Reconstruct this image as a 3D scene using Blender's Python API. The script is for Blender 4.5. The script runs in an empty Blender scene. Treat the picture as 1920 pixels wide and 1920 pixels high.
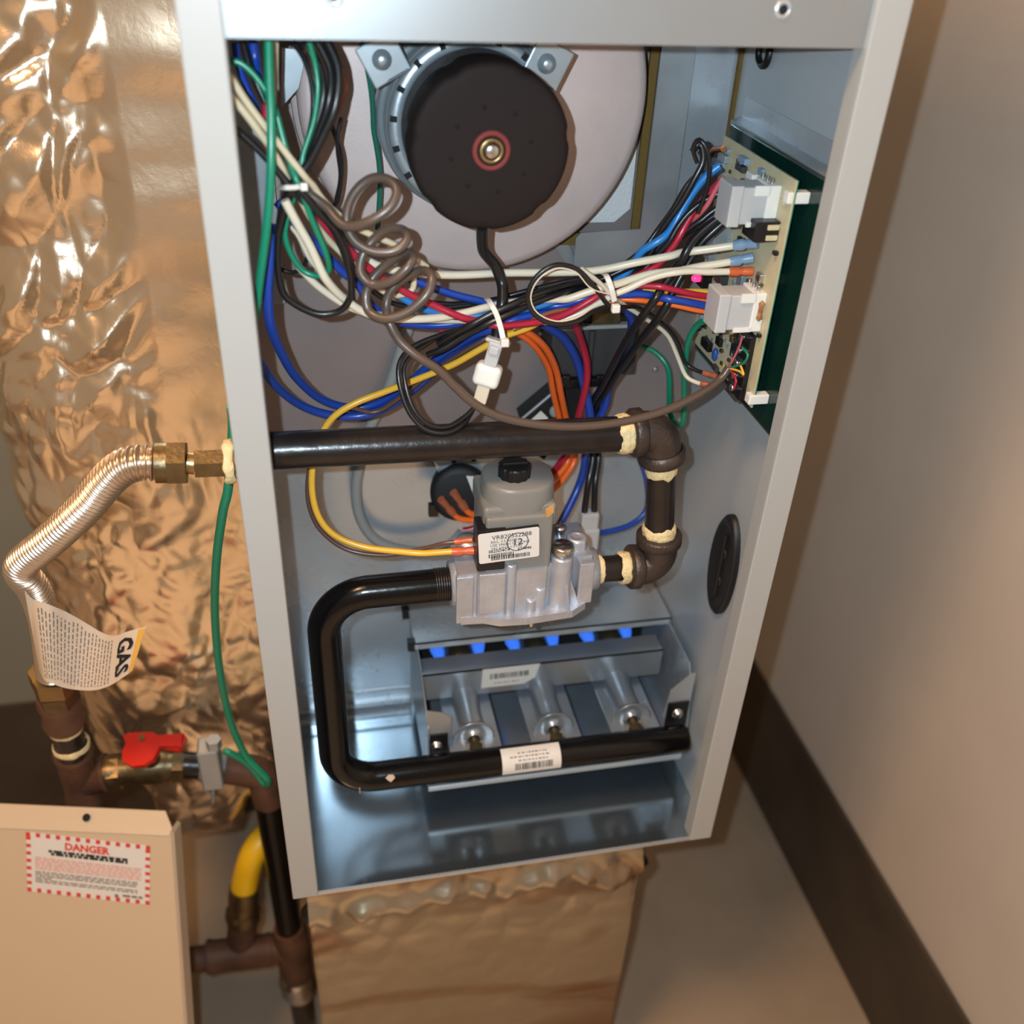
import bpy, bmesh, math, random
import numpy as np
from mathutils import Vector, Matrix, noise

random.seed(7)
scene = bpy.context.scene
COL = scene.collection

# ------------------------------------------------------------------ camera
F = 1823.34                                   # focal length in pixels of the 1920 frame
CAM = Vector((0.0459, -0.5072, 0.7095))
RIGHT = Vector((0.9787, -0.2005, 0.0437)); UP = Vector((0.0757, 0.5508, 0.8312)); BACK = Vector((-0.1908, -0.8102, 0.5542))
RIGHT.normalize(); BACK.normalize(); UP = BACK.cross(RIGHT).normalized()
cam_d = bpy.data.cameras.new('camera'); cam = bpy.data.objects.new('camera', cam_d); COL.objects.link(cam)
cam_d.sensor_width = 36.0; cam_d.lens = F / 1920 * 36.0; cam_d.clip_start = 0.02
m = Matrix((RIGHT, UP, BACK)).transposed().to_4x4(); m.translation = CAM
cam.matrix_world = m
cam_d.dof.use_dof = True; cam_d.dof.focus_distance = 0.67; cam_d.dof.aperture_fstop = 4.4
scene.camera = cam

# ------------------------------------------------------------------ world, lights, exposure
world = bpy.data.worlds.new('room_light'); scene.world = world; world.use_nodes = True
bg = world.node_tree.nodes['Background']
bg.inputs[0].default_value = (1.0, 0.73, 0.48, 1); bg.inputs[1].default_value = 0.31
flash_d = bpy.data.lights.new('phone_flash', 'POINT'); flash_d.energy = 16.0; flash_d.color = (0.71, 0.88, 1.0)
flash_d.shadow_soft_size = 0.0035
flash = bpy.data.objects.new('phone_flash', flash_d); COL.objects.link(flash)
flash.location = CAM - RIGHT * 0.032 + UP * 0.014
lamp_d = bpy.data.lights.new('ceiling_lamp', 'AREA'); lamp_d.shape = 'DISK'; lamp_d.size = 0.35
lamp_d.energy = 21; lamp_d.color = (1.0, 0.58, 0.29)
lamp = bpy.data.objects.new('ceiling_lamp', lamp_d); COL.objects.link(lamp)
lamp.location = (-0.45, -0.5, 1.9)
lamp.rotation_euler = (Vector((-0.05, -0.05, 0.0)) - Vector(lamp.location)).to_track_quat('-Z', 'Y').to_euler()
down_d = bpy.data.lights.new('floor_fill_spot', 'SPOT'); down_d.energy = 400; down_d.color = (1.0, 0.80, 0.58)
down_d.spot_size = math.radians(52); down_d.spot_blend = 0.35; down_d.shadow_soft_size = 0.05
down = bpy.data.objects.new('floor_fill_spot', down_d); COL.objects.link(down); down.location = (-0.2, -1.4, 2.1)   # added spot behind the camera, brightens the floor mirrored in the foil
vs = scene.view_settings
vs.view_transform = 'Standard'; vs.look = 'None'; vs.exposure = 0.0; vs.gamma = 1.0; vs.use_curve_mapping = False

# ------------------------------------------------------------------ pixel -> place helpers
def ray(x, y): return RIGHT * ((x - 960) / F) - UP * ((y - 960) / F) - BACK
def P(x, y, Y):
    d = ray(x, y); return CAM + d * ((Y - CAM.y) / d.y)
def PX(x, y, X):
    d = ray(x, y); return CAM + d * ((X - CAM.x) / d.x)
def PD(x, y, D): return CAM + ray(x, y) * D
def depth(p): return -(p - CAM).dot(BACK)
def rad(wpx, p): return 0.5 * wpx * depth(p) / F

# ------------------------------------------------------------------ materials
def lin(c):
    c = c / 255.0
    return c / 12.92 if c <= 0.04045 else ((c + 0.055) / 1.055) ** 2.4
def rgb(r, g, b): return (lin(r), lin(g), lin(b), 1)
MATS = {}
def mat(name, col, rough=0.5, metal=0.0, bump=0.0, bscale=60, var=0.0, vscale=20, emit=None, estr=0, trans=0, sub=0, coat=0, kind='noise', rvar=0.0, stretch=None):
    if name in MATS: return MATS[name]
    M = bpy.data.materials.new(name); M.use_nodes = True
    nt = M.node_tree; b = nt.nodes['Principled BSDF']
    b.inputs['Base Color'].default_value = col
    b.inputs['Roughness'].default_value = rough; b.inputs['Metallic'].default_value = metal
    if coat: b.inputs['Coat Weight'].default_value = coat; b.inputs['Coat Roughness'].default_value = 0.15
    if trans: b.inputs['Transmission Weight'].default_value = trans
    if sub:
        b.inputs['Subsurface Weight'].default_value = sub; b.inputs['Subsurface Radius'].default_value = (0.003, 0.003, 0.003); b.inputs['Subsurface Scale'].default_value = 1.0
    if emit: b.inputs['Emission Color'].default_value = emit; b.inputs['Emission Strength'].default_value = estr
    if bump or var or rvar:
        tc = nt.nodes.new('ShaderNodeTexCoord'); src = tc.outputs['Object']
        if stretch:
            mp = nt.nodes.new('ShaderNodeMapping'); mp.inputs['Scale'].default_value = stretch
            nt.links.new(src, mp.inputs[0]); src = mp.outputs[0]
    if var or rvar:
        if kind == 'voronoi':
            n = nt.nodes.new('ShaderNodeTexVoronoi'); n.inputs['Scale'].default_value = vscale; fac = n.outputs['Color']
            sep = nt.nodes.new('ShaderNodeSeparateColor'); nt.links.new(fac, sep.inputs[0]); fac = sep.outputs[0]
        else:
            n = nt.nodes.new('ShaderNodeTexNoise'); n.inputs['Scale'].default_value = vscale; n.inputs['Detail'].default_value = 5; fac = n.outputs['Fac']
        nt.links.new(src, n.inputs['Vector'])
    if var:
        cr = nt.nodes.new('ShaderNodeValToRGB')
        lo = tuple(max(0, c * (1 - var)) for c in col[:3]) + (1,); hi = tuple(min(1, c * (1 + var)) for c in col[:3]) + (1,)
        cr.color_ramp.elements[0].color = lo; cr.color_ramp.elements[1].color = hi
        cr.color_ramp.elements[0].position = 0.3; cr.color_ramp.elements[1].position = 0.7
        nt.links.new(fac, cr.inputs[0]); nt.links.new(cr.outputs[0], b.inputs['Base Color'])
    if rvar:
        mr = nt.nodes.new('ShaderNodeMapRange'); mr.inputs['To Min'].default_value = max(0.02, rough - rvar); mr.inputs['To Max'].default_value = rough + rvar
        nt.links.new(fac, mr.inputs[0]); nt.links.new(mr.outputs[0], b.inputs['Roughness'])
    if bump:
        n2 = nt.nodes.new('ShaderNodeTexNoise'); n2.inputs['Scale'].default_value = bscale; n2.inputs['Detail'].default_value = 4
        bp = nt.nodes.new('ShaderNodeBump'); bp.inputs['Strength'].default_value = bump; bp.inputs['Distance'].default_value = 0.002
        nt.links.new(src, n2.inputs['Vector']); nt.links.new(n2.outputs['Fac'], bp.inputs['Height']); nt.links.new(bp.outputs[0], b.inputs['Normal'])
    MATS[name] = M
    return M

paint = mat('cabinet_paint', rgb(168, 168, 165), 0.42, 0.0, bump=0.04, bscale=900)
paint_in = mat('inner_side_steel', rgb(172, 178, 182), 0.4, 0.15, var=0.06, vscale=6)
galv = mat('galvanized_steel', rgb(188, 195, 201), 0.28, 0.55, var=0.06, vscale=25, rvar=0.06)
galv_dull = mat('dull_galvanized', rgb(166, 171, 174), 0.38, 0.55, var=0.12, vscale=30, rvar=0.08)
galv_floor = mat('floor_pan_steel', rgb(160, 174, 184), 0.13, 0.92, var=0.05, vscale=14, rvar=0.04)
vest = mat('vestibule_steel', rgb(156, 145, 143), 0.40, 0.45, bump=0.05, bscale=500, var=0.05, vscale=12, rvar=0.05)
alum_house = mat('aluminized_housing', rgb(206, 188, 183), 0.5, 0.25, bump=0.05, bscale=700, var=0.05, vscale=40)
cast = mat('cast_aluminium', rgb(184, 188, 197), 0.4, 0.55, bump=0.2, bscale=350, var=0.12, vscale=60)
steel = mat('bright_steel', rgb(205, 205, 205), 0.25, 1.0)
zinc = mat('zinc_shell', rgb(172, 182, 188), 0.34, 0.6, var=0.08, vscale=50)
motor_brown = mat('motor_cap_plastic', rgb(34, 25, 23), 0.7, 0.0, bump=0.05, bscale=400)
black_gloss = mat('black_painted_pipe', rgb(13, 12, 13), 0.2, 0.0, bump=0.05, bscale=200)
black_pipe = mat('black_iron_pipe', rgb(34, 29, 28), 0.28, 0.1, bump=0.15, bscale=160, var=0.25, vscale=50)
iron = mat('malleable_iron', rgb(78, 68, 63), 0.42, 0.6, bump=0.3, bscale=400, var=0.15, vscale=90)
rusty = mat('rusty_iron', rgb(98, 68, 52), 0.6, 0.3, bump=0.3, bscale=300, var=0.3, vscale=40)
brass = mat('dull_brass', rgb(158, 134, 92), 0.35, 0.9, bump=0.1, bscale=300, var=0.15, vscale=60)
brass_dark = mat('tarnished_brass', rgb(116, 100, 72), 0.38, 0.85, bump=0.15, bscale=300, var=0.2, vscale=80)
dope = mat('pipe_sealant', rgb(226, 205, 155), 0.6, 0.0, bump=0.6, bscale=350, var=0.12, vscale=200)
blk_plastic = mat('black_plastic', rgb(22, 21, 22), 0.35)
dark_plastic = mat('charcoal_plastic', rgb(58, 57, 57), 0.5)
grey_plastic = mat('grey_solenoid_plastic', rgb(128, 126, 121), 0.36, 0.0, bump=0.03, bscale=500)
white_plastic = mat('white_nylon', rgb(226, 226, 220), 0.4, sub=0.15)
clear_nylon = mat('milky_nylon', rgb(184, 185, 186), 0.35, sub=0.3)
tie_mat = mat('cable_tie_nylon', rgb(222, 220, 212), 0.35, sub=0.2)
label_white = mat('label_paper', rgb(222, 218, 212), 0.5)
tag_paper = mat('tag_paper', rgb(226, 205, 182), 0.6)
ink = mat('black_ink', rgb(28, 27, 30), 0.6)
ink_grey = mat('grey_ink', rgb(120, 110, 104), 0.6)
ink_blue = mat('stamp_ink', rgb(46, 46, 82), 0.6)
ink_red = mat('red_ink', rgb(214, 62, 48), 0.6)
ink_pink = mat('pale_red_ink', rgb(222, 150, 136), 0.6)
orange_ins = mat('orange_terminal', rgb(206, 98, 52), 0.35, sub=0.1)
rust_ins = mat('translucent_rust_terminal', rgb(168, 92, 62), 0.35, sub=0.1)
blue_ins = mat('pale_blue_terminal', rgb(128, 152, 178), 0.35, sub=0.15)
pcb = mat('tan_circuit_board', rgb(196, 186, 152), 0.5, var=0.06, vscale=120)
pcb_green = mat('green_solder_mask', rgb(48, 128, 104), 0.35, var=0.2, vscale=150)
copper = mat('copper', rgb(176, 110, 72), 0.3, 1.0)
red_handle = mat('red_handle_vinyl', rgb(206, 34, 26), 0.3, coat=0.3)
yellow_paint = mat('yellow_coating', rgb(236, 186, 24), 0.4)
gasket = mat('yellow_fibre_gasket', rgb(104, 82, 34), 0.9, bump=0.4, bscale=300)
insul = mat('white_fibre_insulation', rgb(210, 214, 216), 0.9, bump=0.5, bscale=600)
dark = mat('dark_void', rgb(14, 12, 12), 0.8)
rubber = mat('black_rubber', rgb(24, 23, 25), 0.5)
hose_grey = mat('grey_silicone_hose', rgb(150, 150, 146), 0.45, sub=0.1)
red_ring = mat('red_felt_ring', rgb(122, 46, 40), 0.7)
led_mat = mat('lit_red_led', rgb(255, 30, 90), 0.3, emit=(1.0, 0.03, 0.16, 1), estr=2.2)
flame_mat = mat('blue_gas_flame', rgb(40, 90, 255), 0.5, emit=(0.06, 0.25, 0.9, 1), estr=0.6)
gold_print = mat('gold_sticker', rgb(190, 140, 80), 0.5)

motor_brown.node_tree.nodes['Principled BSDF'].inputs['Specular IOR Level'].default_value = 0.2
black_gloss.node_tree.nodes['Principled BSDF'].inputs['Specular IOR Level'].default_value = 0.35
# ------------------------------------------------------------------ mesh builder
class MB:
    def __init__(s): s.v = []; s.f = []; s.sm = []
    def add(s, vs_, fs, smooth=False):
        o = len(s.v); s.v += [Vector(v) for v in vs_]; s.f += [tuple(i + o for i in f) for f in fs]; s.sm += [smooth] * len(fs); return s
    def box(s, lo, hi, M=None):
        (a, b, c), (d, e, f) = lo, hi
        vs_ = [Vector(q) for q in ((a, b, c), (d, b, c), (d, e, c), (a, e, c), (a, b, f), (d, b, f), (d, e, f), (a, e, f))]
        if M: vs_ = [M @ q for q in vs_]
        return s.add(vs_, [(0, 3, 2, 1), (4, 5, 6, 7), (0, 1, 5, 4), (1, 2, 6, 5), (2, 3, 7, 6), (3, 0, 4, 7)])
    def bbox(s, lo, hi, r, M=None, n=1):
        bm = bmesh.new(); bmesh.ops.create_cube(bm, size=1)
        lo = Vector(lo); hi = Vector(hi); c = (lo + hi) / 2; d = hi - lo
        for v in bm.verts: v.co = Vector((v.co.x * d.x, v.co.y * d.y, v.co.z * d.z)) + c
        bmesh.ops.bevel(bm, geom=list(bm.edges), offset=r, segments=n + 1, affect='EDGES', profile=0.5)
        return s.from_bm(bm, M)
    def from_bm(s, bm, M=None, smooth=False):
        bm.verts.ensure_lookup_table(); bm.verts.index_update()
        vs_ = [M @ v.co if M else v.co.copy() for v in bm.verts]
        s.add(vs_, [tuple(v.index for v in f.verts) for f in bm.faces], smooth); bm.free(); return s
    def tube(s, pts, r, n=10, cap=True):
        L = len(pts); rs = r if isinstance(r, (list, tuple)) else [r] * L
        T = [(pts[min(i + 1, L - 1)] - pts[max(i - 1, 0)]).normalized() for i in range(L)]
        a = Vector((0, 0, 1)) if abs(T[0].z) < 0.9 else Vector((1, 0, 0))
        N = (a - T[0] * a.dot(T[0])).normalized(); vs_ = []
        for i in range(L):
            N = (N - T[i] * N.dot(T[i])).normalized(); Bn = T[i].cross(N)
            for k in range(n):
                t = 2 * math.pi * k / n
                vs_.append(pts[i] + (N * math.cos(t) + Bn * math.sin(t)) * rs[i])
        fs = [(i * n + k, i * n + (k + 1) % n, (i + 1) * n + (k + 1) % n, (i + 1) * n + k) for i in range(L - 1) for k in range(n)]
        s.add(vs_, fs, True)
        if cap:
            s.add(vs_[:n], [tuple(range(n - 1, -1, -1))]); s.add(vs_[-n:], [tuple(range(n))])
        return s
    def cyl(s, a, b, r, n=20, r2=None):
        a = Vector(a); b = Vector(b); return s.tube([a, b], [r, r if r2 is None else r2], n)
    def lathe(s, c, ax, prof, n=48, smooth=True, a0=0.0):
        """prof: list of (radius, height along ax)"""
        c = Vector(c); ax = Vector(ax).normalized()
        h = Vector((0, 0, 1)) if abs(ax.z) < 0.9 else Vector((1, 0, 0))
        u = (h - ax * h.dot(ax)).normalized(); w = ax.cross(u); vs_ = []
        for (r, z) in prof:
            for k in range(n):
                t = a0 + 2 * math.pi * k / n; vs_.append(c + ax * z + (u * math.cos(t) + w * math.sin(t)) * r)
        fs = [(i * n + k, i * n + (k + 1) % n, (i + 1) * n + (k + 1) % n, (i + 1) * n + k) for i in range(len(prof) - 1) for k in range(n)]
        return s.add(vs_, fs, smooth)
    def hexa(s, a, b, r): return s.tube_flat([Vector(a), Vector(b)], r, 6)
    def tube_flat(s, pts, r, n):
        k = len(s.sm); s.tube(pts, r, n)
        for i in range(k, len(s.sm)): s.sm[i] = False
        return s
    def prism(s, poly, d):
        """poly: list of points, extruded by vector d"""
        d = Vector(d); n = len(poly); a = [Vector(q) for q in poly]; b = [q + d for q in a]
        return s.add(a + b, [tuple(range(n - 1, -1, -1)), tuple(range(n, 2 * n))] + [(i, (i + 1) % n, n + (i + 1) % n, n + i) for i in range(n)])
    def sphere(s, c, r, sc=(1, 1, 1), n=12, m=8):
        pr = [(max(1e-5, math.sin(math.pi * i / m)), -math.cos(math.pi * i / m)) for i in range(m + 1)]
        vs_ = []; 
        for (rr, z) in pr:
            for k in range(n):
                t = 2 * math.pi * k / n; vs_.append(Vector(c) + Vector((rr * math.cos(t) * r * sc[0], rr * math.sin(t) * r * sc[1], z * r * sc[2])))
        fs = [(i * n + k, i * n + (k + 1) % n, (i + 1) * n + (k + 1) % n, (i + 1) * n + k) for i in range(m) for k in range(n)]
        return s.add(vs_, fs, True)

def thing(name, label, cat, loc=(0, 0, 0), group=None):
    o = bpy.data.objects.new(name, None); COL.objects.link(o); o.location = loc; o.empty_display_size = 0.01
    o['label'] = label; o['category'] = cat; o['_w'] = list(loc)
    if group: o['group'] = group
    return o
def obj(name, mb, material, parent=None, label=None, loc=None):
    """link one mesh; vertices are given in world space"""
    if parent is not None: base = Vector(parent['_w'])
    elif loc is not None: base = Vector(loc)
    else: base = Vector((0, 0, 0))
    me = bpy.data.meshes.new(name); me.from_pydata([v - base for v in mb.v], [], mb.f)
    me.polygons.foreach_set('use_smooth', mb.sm); me.update()
    bm = bmesh.new(); bm.from_mesh(me); bmesh.ops.recalc_face_normals(bm, faces=bm.faces); bm.to_mesh(me); bm.free()
    me.materials.append(material)
    o = bpy.data.objects.new(name, me); COL.objects.link(o)
    if parent is not None: o.parent = parent
    else: o.location = base
    o['_w'] = list(base)
    if label: o['label'] = label
    return o
def single(name, mb, material, label, cat, group=None, loc=None):
    if loc is None: loc = mb.v[0]
    o = obj(name, mb, material, None, label, loc); o['category'] = cat
    if group: o['group'] = group
    return o
def struct(name, mb, material, label=None):
    o = obj(name, mb, material, None, label); o['kind'] = 'structure'; return o
def text_mb(txt, org, u, v, size, lift, align='LEFT', bold=0.0):
    """lettering as flat mesh on the plane org + x*u + y*v"""
    cu = bpy.data.curves.new('lettering', 'FONT'); cu.body = txt; cu.size = size; cu.align_x = align; cu.offset = bold; cu.resolution_u = 2
    t = bpy.data.objects.new('lettering', cu); COL.objects.link(t); bpy.context.view_layer.update()
    me = bpy.data.meshes.new_from_object(t.evaluated_get(bpy.context.evaluated_depsgraph_get()))
    mb = MB(); n = u.cross(v).normalized()
    mb.add([org + u * q.co.x + v * q.co.y + n * lift for q in me.vertices], [tuple(f.vertices) for f in me.polygons])
    bpy.data.objects.remove(t); bpy.data.curves.remove(cu); bpy.data.meshes.remove(me)
    return mb
def catmull(pts, sub=8):
    out = []; n = len(pts)
    for i in range(n - 1):
        p0 = pts[max(i - 1, 0)]; p1 = pts[i]; p2 = pts[i + 1]; p3 = pts[min(i + 2, n - 1)]
        for k in range(sub):
            t = k / sub; t2 = t * t; t3 = t2 * t
            out.append(0.5 * ((2 * p1) + (p2 - p0) * t + (2 * p0 - 5 * p1 + 4 * p2 - p3) * t2 + (3 * p1 - p0 - 3 * p2 + p3) * t3))
    out.append(pts[-1].copy()); return out
def fillet(pts, R, n=8):
    """polyline with rounded corners"""
    out = [pts[0]]
    for i in range(1, len(pts) - 1):
        a, b, c = pts[i - 1], pts[i], pts[i + 1]; d1 = (a - b).normalized(); d2 = (c - b).normalized()
        ang = d1.angle(d2); t = R / math.tan(ang / 2)
        cen = b + (d1 + d2).normalized() * (R / math.sin(ang / 2)); s0 = b + d1 * t - cen; s1 = b + d2 * t - cen
        for k in range(n + 1): out.append(cen + s0.normalized().slerp(s1.normalized(), k / n) * R)
    out.append(pts[-1]); return out

# ================================================================== ROOM
WX = 0.685; FZ = -0.50
floor_m = mat('stained_concrete', rgb(162, 144, 124), 0.75, 0, bump=0.2, bscale=120, var=0.10, vscale=9)
wall_m = mat('grey_beige_wall', rgb(206, 194, 182), 0.8, 0, bump=0.06, bscale=60, var=0.04, vscale=7)
base_m = mat('dark_vinyl_base', rgb(70, 60, 50), 0.55, 0, var=0.25, vscale=10, bump=0.05, bscale=40)
struct('floor', MB().box((-1.6, -3.2, FZ - 0.05), (WX, 1.4, FZ)), floor_m, 'bare stained concrete floor')
struct('wall_right', MB().box((WX, -3.2, FZ), (WX + 0.1, 1.4, 2.2)), wall_m, 'plain grey-beige wall')
struct('baseboard_right', MB().box((WX - 0.006, -3.2, FZ), (WX, 1.4, FZ + 0.197)), base_m, 'dark scuffed baseboard strip')
struct('wall_left', MB().box((-1.6, 0.52, FZ), (0.15, 0.62, 2.2)), mat('grey_green_wall', rgb(134, 132, 118), 0.85, 0, bump=0.06, bscale=60, var=0.05, vscale=7), 'partition wall behind the foil duct')
struct('baseboard_left', MB().box((-1.6, 0.514, FZ), (0.15, 0.52, FZ + 0.265)), base_m)
struct('wall_back', MB().box((0.15, 1.3, FZ), (WX, 1.4, 2.2)), wall_m)

# ================================================================== FURNACE CABINET
W = 0.36; FL = 0.0188; HZ = 0.637; TOP = 0.98; YB = 0.2
cab = thing('furnace_cabinet', 'tall grey painted furnace cabinet standing open with its burner compartment showing', 'furnace', (0.18, 0.1, 0))
def flange(x0, x1, inner):
    b = MB(); b.bbox((x0, -0.0015, -0.002), (x1, 0.0, TOP), 0.0006)
    return b
obj('side_panel', MB().box((-0.0012, 0.0, -0.002), (0, 0.46, TOP)), paint, cab)
obj('side_panel', MB().box((W, 0.0, -0.002), (W + 0.0012, 0.46, TOP)), paint, cab)
obj('inner_side_liner', MB().box((W - 0.0008, 0.004, 0.0), (W - 0.0001, YB, TOP - 0.01)), paint_in, cab, 'bare grey inner face of the side panel')
obj('inner_side_liner', MB().box((0.0001, 0.004, 0.0), (0.0008, YB, TOP - 0.01)), paint_in, cab)
b = MB().bbox((-0.0016, -0.0022, -0.002), (FL, 0.0008, TOP), 0.0011, n=2).box((FL - 0.001, 0.0006, 0.0), (FL, 0.012, TOP - 0.01))
obj('front_flange', b, paint, cab, 'grey painted front flange')
b = MB().bbox((W - 0.0184, -0.0022, -0.002), (W + 0.0016, 0.0008, TOP), 0.0011, n=2).box((W - 0.0184, 0.0006, 0.0), (W - 0.0174, 0.012, TOP - 0.01))
obj('front_flange', b, paint, cab, 'grey painted front flange')
hd = obj('header_rail', MB().box((FL, 0.002, HZ), (W - 0.0184, 0.0032, 0.74)).box((FL, 0.0032, HZ), (W - 0.0184, 0.03, HZ + 0.0012)), mat('header_steel', rgb(158, 162, 164), .36, .6, var=.05, vscale=8), cab, 'bare metal header rail with screw holes')
for (px, py) in ((1468, 18), (626, -8)):
    c = P(px, py, 0.002)
    obj('screw_hole', MB().lathe(c, (0, -1, 0), [(0.0046, 0.0002), (0.0036, 0.0012), (0.0026, 0.0009), (0.0022, 0.0)], 24), galv, hd)
    obj('hole', MB().lathe(c, (0, -1, 0), [(0.0027, 0.0006), (0.0001, 0.0007)], 20), dark, hd)
obj('upper_panel', MB().box((FL, 0.0, 0.74), (W - 0.0184, 0.003, TOP)), paint, cab)
obj('top_panel', MB().box((0, 0.0, TOP - 0.002), (W, 0.46, TOP)), paint, cab)
obj('rear_panel', MB().box((0, 0.458, -0.002), (W, 0.46, TOP)), paint, cab)
fp = obj('floor_pan', MB().box((0, 0.0, -0.002), (W, YB, 0.0)), galv_floor, cab, 'shiny galvanized bottom pan')
obj('front_lip', MB().box((FL - 0.001, -0.001, -0.0026), (W - 0.0174, 0.0006, 0.0009)), galv, fp)
obj('lower_divider', MB().box((0, YB + 0.01, -0.002), (W, 0.458, 0.0)), galv_dull, cab)
# vestibule panel (back of the compartment)
vp = obj('vestibule_panel', MB().box((0, YB, 0), (W, YB + 0.0012, TOP - 0.004)), vest, cab, 'dull brown-grey steel rear panel')
obj('lower_rear_panel', MB().box((0.0008, YB - 0.001, 0), (W - .0008, YB, 0.318)), galv, cab, 'smooth galvanized lower rear panel')
obj('ceiling_shelf', MB().box((0, 0.03, 0.76), (W, YB, 0.762)), galv_dull, cab)
# stepped rails where panel meets pan, left side
for (z0, z1, y0) in ((0.0, 0.006, YB - 0.012), (0.010, 0.0145, YB - 0.006), (0.026, 0.028, YB - 0.003)):
    obj('panel_rib', MB().bbox((0.001, y0, z0), (0.118, YB, z1), 0.001), galv, vp)
# frame plates right of blower
Yp = 0.187
pl = [(0.2975, Yp, 0.76), (0.3225, Yp, 0.76), (0.3225, Yp, 0.452), (0.2475, Yp, 0.452), (0.2475, Yp, 0.478), (0.251, Yp, 0.482), (0.2975, Yp, 0.484)]
obj('collector_frame', MB().prism(pl, (0, 0.0012, 0)), galv_dull, cab, 'mottled galvanized L-shaped frame plate')
obj('collector_frame', MB().prism([(0.3235, 0.193, 0.76), (0.3592, 0.193, 0.76), (0.3592, 0.193, 0.452), (0.3235, 0.193, 0.452)], (0, 0.0012, 0)), galv, cab, 'galvanized frame strip in the corner')
obj('gasket', MB().box((0.2915, 0.1905, 0.479), (0.2975, 0.1935, 0.76)).box((0.236, 0.1905, 0.472), (0.2975, 0.1935, 0.4805)), gasket, cab, 'yellow fibre gasket strip')
obj('corner_gasket', MB().box((0.3567, 0.1885, 0.47), (0.3592, 0.193, 0.76)), gasket, cab, 'yellow fibre strip in the corner')
obj('insulation_pad', MB().prism([(.1655 + .1212 * math.cos(a_), .1955, .580 + .1212 * math.sin(a_)) for a_ in [math.radians(-14 - 36 * k / 8) for k in range(9)]] + [(.279, .1955, .487), (.2905, .1955, .497), (.2905, .1955, .551)], (0, .004, 0)), insul, cab, 'white fibre pad behind the blower')
obj('support_strut', MB().prism([P(1035, 455, .194), P(1062, 450, .194), P(1082, 492, .194), P(1066, 500, .194)], (0, 0.002, 0)), galv_dull, cab)
# plate left of blower
obj('left_bracket_plate', MB().box((0.010, 0.186, 0.435), (0.031, 0.1875, 0.76)), zinc, cab, 'speckled zinc plate behind the wire bundle')
obj('left_bracket_plate', MB().prism([P(528, 90, .152), P(575, 95, .152), P(560, 165, .152), P(527, 202, .152)], (0, 0.0015, 0)), zinc, cab)
# bushing on the side wall
c = PX(1436, 98, W - 0.001)
obj('snap_bushing', MB().lathe(c, (-1, 0, 0), [(0.0105, 0), (0.0105, 0.002), (0.008, 0.004), (0.006, 0.003), (0.006, 0.0)], 28), blk_plastic, cab, 'black ring bushing in the side wall')
# small screws on the panel
for (x, z) in ((0.045, 0.30), (0.33, 0.36), (0.09, 0.42), (0.33, 0.30)):
    obj('screw', MB().lathe((x, YB, z), (0, -1, 0), [(0.0001, 0.0022), (0.0022, 0.0018), (0.003, 0.0006), (0.003, 0)], 12), vest, cab)
# paint chip on the pan
single('paint_chip', MB().bbox(P(1234, 1566, 0.01) - Vector((0.004, 0.003, 0.0)), P(1234, 1566, 0.01) + Vector((0.004, 0.003, 0.002)), 0.0006), label_white, 'tiny white chip lying on the bottom pan by the front lip', 'debris')

# grommet plate on right wall
g = thing('cable_grommet', 'black oval rubber grommet plugging the inner side wall', 'grommet', (W - 0.001, 0.066, 0.25))
vsr = []
b = MB(); n = 40; prof = [(1.0, 0.0), (1.0, 0.0035), (0.93, 0.006), (0.8, 0.0055), (0.78, 0.0045), (0.001, 0.0045)]
vs_ = []
for (s_, hgt) in prof:
    for k in range(n):
        t = 2 * math.pi * k / n; vs_.append(Vector((W - 0.0008 - hgt, 0.066 + 0.021 * s_ * math.cos(t), 0.25 + 0.0475 * s_ * math.sin(t) * (1.0))))
b.add(vs_, [(i * n + k, i * n + (k + 1) % n, (i + 1) * n + (k + 1) % n, (i + 1) * n + k) for i in range(len(prof) - 1) for k in range(n)], True)
obj('rubber_disc', b, rubber, g)
obj('ridge', MB().tube([Vector((W - 0.0058, 0.066, 0.25 - 0.03)), Vector((W - 0.0058, 0.066, 0.25 + 0.03))], 0.0016, 8), rubber, g)
for dz in (-0.015, 0.012): obj('dimple', MB().lathe((W - 0.0052, 0.066, 0.25 + dz), (-1, 0, 0), [(0.005, 0), (0.0045, 0.0012), (0.003, 0.0006), (0.0001, 0.0004)], 16), rubber, g)

# ================================================================== INDUCER BLOWER
BX, BZ = 0.1553, 0.5735
DX, DZ = 0.1655, 0.580
bl = thing('draft_blower', 'round draft blower with pinkish-grey sheet housing and brown-black motor', 'blower', (DX, YB, DZ))
hs = obj('housing', MB().lathe((DX, YB, DZ), (0, -1, 0), [(0.1195, 0.0), (0.1195, 0.012), (0.118, 0.0135), (0.116, 0.0145), (0.116, 0.034), (0.1152, 0.039), (0.1125, 0.0425), (0.108, 0.0438), (0.06, 0.0440), (0.02, 0.0440)], 96), alum_house, bl, 'pinkish-grey pressed sheet housing')
obj('rolled_seam', MB().lathe((DX, YB, DZ), (0, -1, 0), [(0.116, 0.0145), (0.119, 0.016), (0.12, 0.018), (0.119, 0.020), (0.116, 0.0215)], 96), alum_house, hs)
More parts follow.
